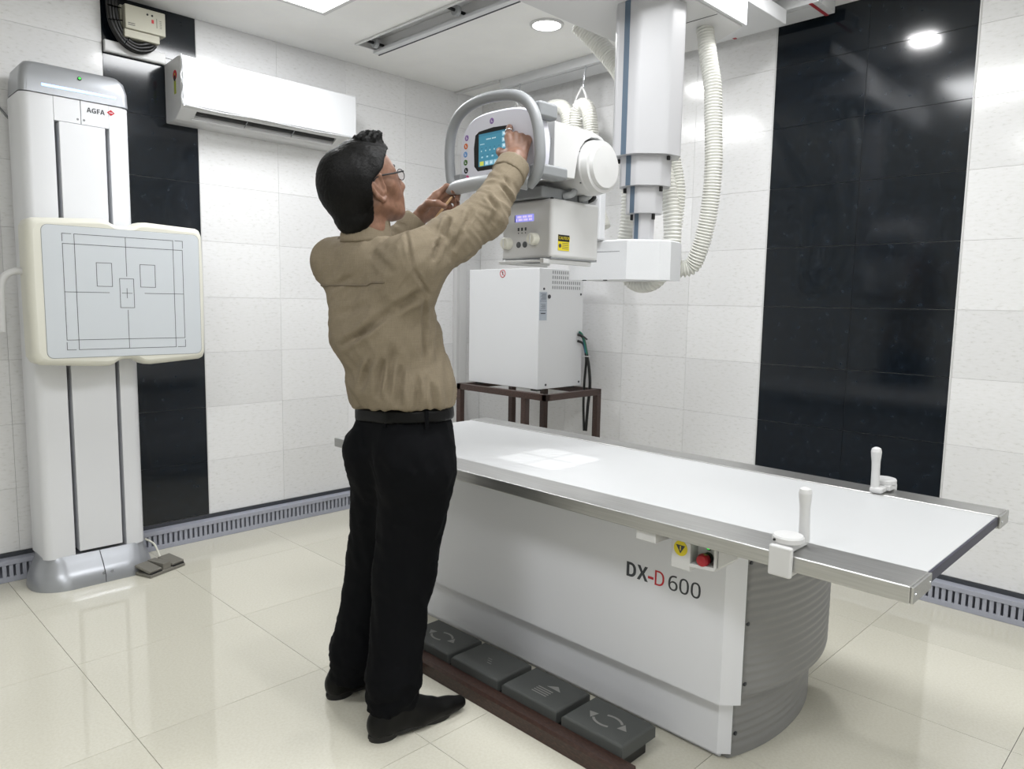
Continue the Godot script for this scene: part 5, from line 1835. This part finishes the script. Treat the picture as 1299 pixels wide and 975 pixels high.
	tube(st, [hx * Vector3(0.078, -0.048, 0.034), hx * Vector3(0.094, -0.042, 0.016), hx * Vector3(0.098, -0.039, 0.0), hx * Vector3(0.094, -0.042, -0.016), hx * Vector3(0.078, -0.048, -0.034)], [0.004, 0.0085, 0.008, 0.0085, 0.004], 8)
	part(st, "moustache", M.hair_black, t)
	st = begin()
	tube(st, [hx * Vector3(0.080, -0.058, 0.024), hx * Vector3(0.0925, -0.059, 0.008), hx * Vector3(0.0925, -0.059, -0.008), hx * Vector3(0.080, -0.058, -0.024)], [0.002, 0.0045, 0.0045, 0.002], 8)
	part(st, "lips", M.lip, t)
	# hair: skull shell, kept behind a hairline
	var hair := [
		[Vector3(-0.040, 0.034, 0), Vector3(-0.006, 0.048, 0), 0.108, 0.102], [Vector3(0.018, 0.060, 0), Vector3(0.048, 0.072, 0), 0.078, 0.058],
		[Vector3(-0.058, -0.004, 0), Vector3(-0.066, -0.062, 0), 0.086, 0.068], [Vector3(0.045, 0.108, 0.015), Vector3(0.070, 0.100, -0.015), 0.028, 0.022],
		[Vector3(-0.010, 0.0, 0.072), Vector3(-0.002, 0.035, 0.074), 0.014, 0.018], [Vector3(-0.010, 0.0, -0.072), Vector3(-0.002, 0.035, -0.074), 0.014, 0.018],
	]
	var line := [[-0.118, -0.060], [-0.100, -0.034], [-0.055, -0.034], [-0.02, -0.034], [0.014, -0.030], [0.032, 0.000], [0.045, 0.024], [0.070, 0.048], [0.088, 0.072], [0.098, 0.102], [0.11, 0.14]]
	var edge := func(p: Vector3, d: float) -> float:
		var fm: float = 0.16
		if p.y <= line[0][0]:
			fm = line[0][1] + (p.y - line[0][0]) * 1.5
		for i in line.size() - 1:
			if p.y >= line[i][0] and p.y < line[i + 1][0]:
				fm = lerpf(line[i][1], line[i + 1][1], (p.y - line[i][0]) / (line[i + 1][0] - line[i][0]))
		return maxf(maxf(d, (p.x - fm) * 0.75), -0.112 - p.y)
	var hn := FastNoiseLite.new()
	hn.seed = 9
	hn.frequency = 1.0
	var strands := func(p: Vector3, n: Vector3) -> float:
		var tuft := smoothstep(0.075, 0.125, p.y) * smoothstep(-0.02, 0.06, p.x)
		return 0.0022 * hn.get_noise_3d(p.x * 60, p.y * 60, p.z * 190) + 0.007 * tuft * hn.get_noise_3d(p.x * 45, p.y * 25, p.z * 120 + 5.0)
	st = begin()
	add_net(st, net(hair, 0.0055, 0.03, [], edge), strands, hx)
	# tufts brushed up over the forehead
	var rng := RandomNumberGenerator.new()
	rng.seed = 21
	var tufts := []
	for i in 34:
		var q := Vector3(rng.randf_range(0.0, 0.085), 0.0, rng.randf_range(-0.05, 0.05))
		q.y = 0.126 - 3.6 * pow(maxf(q.x - 0.02, 0.0), 2) - 9.0 * q.z * q.z
		var a := q + Vector3(0.006, 0.020 + rng.randf() * 0.010, rng.randf_range(-0.006, 0.006))
		var b := a + Vector3(0.010, 0.002 + rng.randf() * 0.006, rng.randf_range(-0.008, 0.008))
		tufts.append([q, a, 0.0125, 0.0075])
		tufts.append([a, b, 0.0075, 0.003])
	add_net(st, net(tufts, 0.0032, 0.012), strands, hx)
	part(st, "hair", M.hair_black, t)
	# eyeglasses
	st = begin()
	for s in [-1.0, 1.0]:
		var rimp := []
		for i in 20:
			var a := TAU * i / 20
			rimp.append(hx * Vector3(0.108 - 0.10 * absf(0.033 * s + cos(a) * 0.023 * s) * 0.35, 0.012 + sin(a) * 0.017, 0.033 * s + cos(a) * 0.023))
		tube(st, rimp, 0.0012, 6, true)
		tube(st, curve([hx * Vector3(0.104, 0.018, 0.056 * s), hx * Vector3(0.098, 0.020, 0.068 * s), hx * Vector3(0.060, 0.022, 0.076 * s), hx * Vector3(0.004, 0.026, 0.084 * s), hx * Vector3(-0.02, 0.010, 0.082 * s)], 0.01), 0.0024, 6)
	tube(st, [hx * Vector3(0.107, 0.014, -0.010), hx * Vector3(0.113, 0.018, 0.0), hx * Vector3(0.107, 0.014, 0.010)], 0.0014, 6)
	var gl := part(st, "eyeglasses", M.print_black, t)
	for s in [-1.0, 1.0]:
		st = begin()
		var ring0 := []
		var ring1 := []
		for i in 16:
			var a := TAU * i / 16
			var p := Vector3(0.106, 0.012 + sin(a) * 0.016, 0.033 * s + cos(a) * 0.022)
			ring0.append(hx * p)
			ring1.append(hx * (p + Vector3(0.0016, 0, 0)))
		loft(st, [ring0, ring1])
		part(st, "lens", M.lens_glass, gl)
	# ---- shirt
	var torso := [
		[Vector3(2.186 - 0.045, 1.050, 2.343), Vector3(2.186 + 0.05, 1.050, 2.343), 0.136, 0.136],
		[Vector3(2.188, 1.10, 2.352), Vector3(2.192, 1.20, 2.372), 0.150, 0.146],
		[chest - Rb * 0.055 - Vector3(0, 0.10, 0), chest - Rb * 0.068 + Vector3(0, 0.02, 0), 0.112, 0.106], [chest + Rb * 0.055 - Vector3(0, 0.10, 0), chest + Rb * 0.066 + Vector3(0, 0.02, 0), 0.112, 0.106],
		[neck + Vector3(0, -0.055, 0.0), sh_r + Vector3(-0.01, -0.012, 0), 0.072, 0.070], [neck + Vector3(0, -0.055, 0.0), sh_l + Vector3(0.005, -0.022, 0), 0.072, 0.062],
		[sh_r + Vector3(-0.03, -0.06, 0), sh_r, 0.085, 0.076],
	]
	var cuff_r := wr_r.lerp(el_r, 0.13)
	var cuff_l := wr_l.lerp(el_l, 0.08)
	var ar := sh_r.lerp(el_r, 0.55)
	var sleeves := [
		[sh_r, ar, 0.076, 0.066], [ar, el_r, 0.066, 0.058], [el_r, cuff_r + (wr_r - el_r) * 0.05, 0.058, 0.048],
		[sh_l, el_l, 0.068, 0.060], [el_l, cuff_l + (wr_l - el_l) * 0.05, 0.060, 0.046],
	]
	var fn := FastNoiseLite.new()
	fn.seed = 33
	fn.frequency = 1.0
	fn.fractal_octaves = 2
	var up_r := (el_r - sh_r).normalized()
	var fo_r := (wr_r - el_r).normalized()
	# pressed creases of the cloth over the back and sleeve: line, width, depth
	var creases := [
		[Vector3(2.334, 1.356, 2.363), Vector3(2.273, 1.3, 2.432), 0.012, 0.008],
		[Vector3(2.273, 1.3, 2.432), Vector3(2.185, 1.208, 2.533), 0.012, 0.007],
		[Vector3(2.328, 1.347, 2.37), Vector3(2.353, 1.127, 2.38), 0.007, 0.006],
		[Vector3(2.171, 1.19, 2.551), Vector3(2.245, 1.259, 2.467), 0.01, 0.006],
		[Vector3(2.261, 1.046, 2.484), Vector3(2.263, 1.159, 2.464), 0.01, 0.008],
		[Vector3(2.306, 1.025, 2.443), Vector3(2.302, 1.144, 2.428), 0.01, 0.008],
		[Vector3(2.347, 1.01, 2.404), Vector3(2.338, 1.116, 2.397), 0.009, 0.007],
		[Vector3(2.385, 0.998, 2.368), Vector3(2.37, 1.094, 2.368), 0.009, 0.007],
		[Vector3(2.223, 1.057, 2.52), Vector3(2.238, 1.158, 2.489), 0.01, 0.007],
		[Vector3(2.28, 1.047, 2.465), Vector3(2.281, 1.215, 2.438), 0.008, 0.004],
		[Vector3(2.21, 1.461, 2.469), Vector3(2.265, 1.395, 2.426), 0.012, 0.005],
		[Vector3(2.135, 1.358, 2.56), Vector3(2.185, 1.393, 2.505), 0.01, 0.004],
		[Vector3(2.274, 1.525, 2.396), Vector3(2.296, 1.418, 2.391), 0.006, 0.004],
		[Vector3(2.296, 1.418, 2.391), Vector3(2.338, 1.342, 2.361), 0.006, 0.004],
		[Vector3(2.155, 1.28, 2.552), Vector3(2.224, 1.315, 2.479), 0.012, 0.004],
		[Vector3(2.371, 1.285, 2.338), Vector3(2.378, 1.128, 2.355), 0.01, 0.006],
		[Vector3(2.403, 1.559, 2.336), Vector3(2.391, 1.504, 2.357), 0.008, 0.01],
		[Vector3(2.391, 1.504, 2.357), Vector3(2.379, 1.434, 2.38), 0.008, 0.01],
		[Vector3(2.446, 1.587, 2.289), Vector3(2.433, 1.523, 2.312), 0.009, 0.007],
		[Vector3(2.433, 1.523, 2.312), Vector3(2.411, 1.461, 2.344), 0.01, 0.006],
		[Vector3(2.475, 1.631, 2.254), Vector3(2.499, 1.59, 2.236), 0.008, 0.007],
		[Vector3(2.499, 1.59, 2.236), Vector3(2.489, 1.539, 2.254), 0.01, 0.006],
		[Vector3(2.501, 1.669, 2.222), Vector3(2.54, 1.617, 2.191), 0.007, 0.007],
		[Vector3(2.423, 1.407, 2.34), Vector3(2.473, 1.467, 2.282), 0.012, 0.005],
		[Vector3(2.511, 1.693, 2.208), Vector3(2.526, 1.656, 2.199), 0.006, 0.004],
	]
	var out := Vector3(0.807, 0, 0.59)
	var folds := func(p: Vector3, n: Vector3) -> float:
		var on_arm: float = smoothstep(0.03, 0.10, (p - sh_r).dot(up_r)) if p.y > 1.36 else 0.0
		var low := smoothstep(1.26, 1.04, p.y)
		var w := fn.get_noise_3d(p.x * 11.0 + p.y * 4.0, p.y * 3.6, p.z * 11.0)
		var body_fold := (0.0035 + 0.0075 * low) * (0.35 - absf(w) * 2.0)
		var diag := fn.get_noise_3d((p.x + p.z) * 5.0 + 7.0, p.y * 13.0 - (p.x - p.z) * 9.0, (p.x - p.z) * 4.0)
		body_fold += 0.006 * (1.0 - low) * (0.3 - absf(diag) * 1.6)
		var s1 := (p - sh_r).dot(up_r)
		var near_el := 1.0 - smoothstep(0.02, 0.15, p.distance_to(el_r))
		var a := fn.get_noise_3d(s1 * 15.0 + p.y * 9.0, p.y * 5.0, p.z * 4.0 - p.x * 9.0)
		var arm_fold := (0.0035 + 0.003 * near_el) * (0.35 - absf(a) * 2.2)
		var c := 0.0
		if n.dot(out) > 0.0:
			var q := p - out * p.dot(out)
			for k in creases:
				var a0: Vector3 = k[0] - out * (k[0] as Vector3).dot(out)
				var b0: Vector3 = k[1] - out * (k[1] as Vector3).dot(out)
				var ab := b0 - a0
				var along := clampf((q - a0).dot(ab) / ab.length_squared(), 0.0, 1.0)
				var d := q.distance_to(a0 + ab * along) / (k[2] as float)
				if d < 3.0:
					# a groove with a raised lip on its upper side
					c += 1.5 * (k[3] as float) * (0.55 * exp(-(d - 1.5) * (d - 1.5) * 1.6) - exp(-d * d)) * smoothstep(0.0, 0.25, n.dot(out)) * pow(4.0 * along * (1.0 - along), 0.6)
		return lerpf(body_fold, arm_fold, on_arm) * 0.8 + c
	var hem_y := 1.005
	var cuts := [
		[cuff_r, fo_r, 0.08], [cuff_l, (wr_l - el_l).normalized(), 0.07],
		[neck + Vector3(-0.004, 0.018, 0.004), Vector3(-0.18, 0.97, 0.1).normalized(), 0.085],
		[Vector3(2.19, hem_y, 2.34), Vector3(0.05, -1, 0).normalized(), 0.30],
	]
	st = begin()
	var shirt_net := net(torso + sleeves, 0.0068, 0.045, cuts)
	add_net(st, shirt_net, folds)
	var shirt := part(st, "shirt", M.shirt_linen, t)
	# collar band
	st = begin()
	add_net(st, net([[neck + Vector3(0, -0.03, 0.0), neck + Vector3(-0.004, 0.07, 0.004), 0.078, 0.070]], 0.006, 0.01, [[neck + Vector3(-0.006, 0.036, 0.004), Vector3(-0.22, 0.95, 0.16).normalized(), 0.2], [neck + Vector3(0, -0.012, 0), Vector3.DOWN, 0.2]]))
	part(st, "collar", M.shirt_linen, shirt)
	# cuffs
	for q in [[cuff_r, fo_r, 0.053], [cuff_l, (wr_l - el_l).normalized(), 0.049]]:
		st = begin()
		var c0: Vector3 = q[0]
		var c1: Vector3 = q[1]
		add_net(st, net([[c0 - c1 * 0.055, c0 + c1 * 0.05, q[2] + 0.002, q[2] - 0.004]], 0.006, 0.01, [[c0 + c1 * 0.012, c1, 0.2], [c0 - c1 * 0.040, -c1, 0.2]]))
		part(st, "cuff", M.shirt_linen, shirt)
	# yoke seam across the back, picked off the shirt's own surface
	var V: PackedVector3Array = shirt_net[0]
	var seam := []
	for i in V.size():
		var slope := 1.368 + (V[i].x - 2.17) * 0.02
		if absf(V[i].y - slope) < 0.0036 and V[i].z > chest.z - 0.01 and V[i].x > 2.02 and V[i].x < 2.33 and (V[i] - chest).dot(Vector3(0.3, 0, 0.95)) > 0.02:
			seam.append(V[i])
	seam.sort_custom(func(a, b): return (a - chest).dot(Rb) < (b - chest).dot(Rb))
	var thin := []
	for p in seam:
		if thin.is_empty() or (p - thin[-1]).dot(Rb) > 0.016:
			thin.append(p + Vector3(0.3, 0, 0.95) * 0.001)
	if thin.size() > 3:
		st = begin()
		tube(st, curve(thin, 0.01), 0.0022, 6)
		part(st, "yoke_seam", M.shirt_seam, shirt)
	# ---- trousers
	var tro := [
		[waist - Vector3(0.048, 0.03, 0), waist + Vector3(0.048, -0.03, 0), 0.112, 0.112], [waist - Vector3(0.05, 0.10, 0), waist + Vector3(0.05, -0.10, 0), 0.120, 0.120],
		[hip_l + Vector3(0, 0.0, 0.045), hip_l + Vector3(0, -0.04, 0.035), 0.100, 0.098], [hip_r + Vector3(0, 0.0, 0.045), hip_r + Vector3(0, -0.04, 0.035), 0.100, 0.098],
		[hip_r + Vector3(0, -0.04, 0), kn_r, 0.116, 0.094], [kn_r, an_r.lerp(kn_r, 0.18), 0.094, 0.080], [an_r.lerp(kn_r, 0.18), an_r + Vector3(0, -0.06, 0.0), 0.080, 0.076],
		[hip_l + Vector3(0, -0.04, 0), kn_l, 0.112, 0.092], [kn_l, an_l.lerp(kn_l, 0.18), 0.092, 0.079], [an_l.lerp(kn_l, 0.18), an_l + Vector3(0, -0.06, 0.0), 0.079, 0.075],
	]
	var tro_folds := func(p: Vector3, n: Vector3) -> float:
		var hem := smoothstep(0.30, 0.08, p.y)
		var w := fn.get_noise_3d(p.x * 9.0, p.y * 7.0 + p.x * 6.0, p.z * 9.0)
		var g := fn.get_noise_3d(p.x * 5.0 + 3.0, p.y * 26.0 + p.z * 10.0, p.z * 5.0)
		return 0.006 * (0.3 - absf(w) * 1.6) + (0.002 + 0.007 * hem) * (0.3 - absf(g) * 1.6)
	st = begin()
	add_net(st, net(tro, 0.0095, 0.035, [[an_r + Vector3(0, -0.012, 0.0), Vector3(0.0, -1, -0.12).normalized(), 0.12], [an_l + Vector3(0, -0.035, 0.0), Vector3(0, -1, 0.10).normalized(), 0.11], [waist + Vector3(0, 0.022, 0), Vector3.UP, 0.3]]), tro_folds)
	var trs := part(st, "trousers", M.trouser_cloth, t)
	st = begin()
	tube(st, [Vector3(2.204, 0.905, 2.459), Vector3(2.235, 0.897, 2.460), Vector3(2.275, 0.890, 2.456)], 0.0025, 6)
	part(st, "pocket_edge", M.belt_leather, trs)
	st = begin()
	cbox(st, Vector3(2.268, 0.908, 2.4555), Vector3(0.028, 0.003, 0.008), 0.0005, Basis(Vector3.BACK, -0.12))
	part(st, "pocket_tag", M.grip_grey, trs)
	# belt with loops
	st = begin()
	add_net(st, net([[waist - Vector3(0.048, 0.0, 0), waist + Vector3(0.048, 0.0, 0), 0.122, 0.122], [waist - Vector3(0.048, 0.05, 0), waist + Vector3(0.048, -0.05, 0), 0.122, 0.122]], 0.0075, 0.01, [[waist + Vector3(0, 0.020, 0), Vector3(-0.06, 1, 0).normalized(), 0.4], [waist - Vector3(0, 0.020, 0), Vector3(0.06, -1, 0).normalized(), 0.4]]))
	var belt := part(st, "belt", M.belt_leather, t)
	for a in [0.35, 1.25, 2.1]:
		st = begin()
		var dirv := Vector3(cos(a), 0, sin(a))
		var c := waist + Vector3(clampf(dirv.x, -1, 1) * 0.17, 0, dirv.z * 0.124)
		c = waist + Vector3(signf(dirv.x) * 0.048 * minf(1.0, absf(dirv.x) * 1.6), 0, 0) + dirv * 0.1235
		cbox(st, c, Vector3(0.004, 0.056, 0.012), 0.0015, Basis(Vector3.UP, -a))
		part(st, "belt_loop", M.trouser_cloth, belt)
	# ---- shoes
	for q in [[Vector3(2.243, 0, 2.475), Vector3(0.18, 0, -0.98)], [Vector3(1.945, 0, 2.440), Vector3(0.10, 0, -0.99)]]:
		var o: Vector3 = q[0]
		var fwd: Vector3 = q[1].normalized()
		var sd := fwd.cross(Vector3.UP)
		var at := func(f: float, y: float, s: float) -> Vector3:
			return o + fwd * (f * 1.10 - 0.004) + Vector3.UP * y + sd * s
		st = begin()
		var shoe := [
			[at.call(0.010, 0.052, 0), at.call(0.030, 0.085, 0), 0.036, 0.036], [at.call(0.03, 0.060, 0), at.call(0.12, 0.058, 0), 0.037, 0.036],
			[at.call(0.04, 0.10, 0), at.call(0.08, 0.10, 0), 0.036, 0.034], [at.call(0.10, 0.068, 0), at.call(0.17, 0.046, 0), 0.036, 0.032],
			[at.call(0.13, 0.034, -0.014), at.call(0.225, 0.030, -0.006), 0.028, 0.020], [at.call(0.13, 0.034, 0.014), at.call(0.225, 0.030, 0.006), 0.028, 0.020],
			[at.call(0.22, 0.030, 0.0), at.call(0.268, 0.030, 0.0), 0.025, 0.017], [at.call(0.012, 0.028, 0), at.call(0.13, 0.026, 0), 0.034, 0.034], [at.call(0.13, 0.024, 0), at.call(0.262, 0.022, 0), 0.036, 0.019],
		]
		add_net(st, net(shoe, 0.006, 0.022, [[o + Vector3(0, 0.016, 0), Vector3.DOWN, 0.5]]))
		var sh := part(st, "shoe", M.shoe_leather, t)
		st = begin()
		var sole := []
		for i in 28:
			var a := TAU * i / 28
			var f := 0.128 + 0.152 * cos(a)
			var wdt := 0.0365 * sin(a) * (1.0 - 0.26 * cos(a) * (1.0 if cos(a) > 0 else 0.3))
			var pt: Vector3 = at.call(f, 0, wdt)
			sole.append(Vector2(pt.x, pt.z))
		slab(st, sole, 0.010, 0.020, 0.002)
		part(st, "sole", M.black_plastic, sh)
		st = begin()
		var heel := []
		for i in 20:
			var a := TAU * i / 20
			var pt: Vector3 = at.call(0.022 + 0.042 * cos(a), 0, 0.034 * sin(a))
			heel.append(Vector2(pt.x, pt.z))
		slab(st, heel, 0.0, 0.019, 0.002)
		part(st, "heel", M.black_plastic, sh)
		st = begin()
		var fo := []
		for i in 16:
			var a := TAU * i / 16
			var pt: Vector3 = at.call(0.185 + 0.05 * cos(a), 0, 0.030 * sin(a))
			fo.append(Vector2(pt.x, pt.z))
		slab(st, fo, 0.0, 0.012, 0.002)
		part(st, "fore_sole", M.black_plastic, sh)
	# ---- pen held in the left hand
	var pen := thing("wooden_pen", "slim pale wooden pen held in the hand at the grip bar", "pen", Vector3(2.07, 1.62, 2.1))
	st = begin()
	tube(st, [Vector3(2.052, 1.588, 2.112), Vector3(2.054, 1.592, 2.111), Vector3(2.105, 1.663, 2.080), Vector3(2.109, 1.668, 2.078)], [0.003, 0.0042, 0.0042, 0.002], 10)
	part(st, "shaft", M.pen_wood, pen)

# ---------------------------------------------------------------- scene
func _ready() -> void:
	# camera
	var cam := Camera3D.new()
	cam.name = "camera"
	cam.basis = Basis(Vector3(0.70895325, 0.01672263, -0.70505719), Vector3(-0.08994261, 0.99369945, -0.06687093), Vector3(0.69949669, 0.11082305, 0.70599053)).orthonormalized()
	cam.position = Vector3(4.0064, 1.3257, 3.6973)
	cam.fov = 55.0765
	cam.near = 0.05
	cam.far = 50.0
	add_child(cam)
	cam.current = true
	# environment: a closed room, no daylight
	var we := WorldEnvironment.new()
	we.name = "environment"
	var env := Environment.new()
	env.background_mode = Environment.BG_COLOR
	env.background_color = Color(0.0, 0.0, 0.0)
	env.tonemap_mode = Environment.TONE_MAPPER_LINEAR
	env.tonemap_exposure = 1.14
	env.sdfgi_enabled = true
	env.ssao_enabled = true
	env.ssil_enabled = true
	we.environment = env
	add_child(we)
	make_materials()
	build_lights(1.8, 0.8)
	build_room()
	build_table()
	build_crane()
	build_wall_stand()
	build_generator()
	build_person()
	build_wall_units()
	build_rails()
	build_festoon()
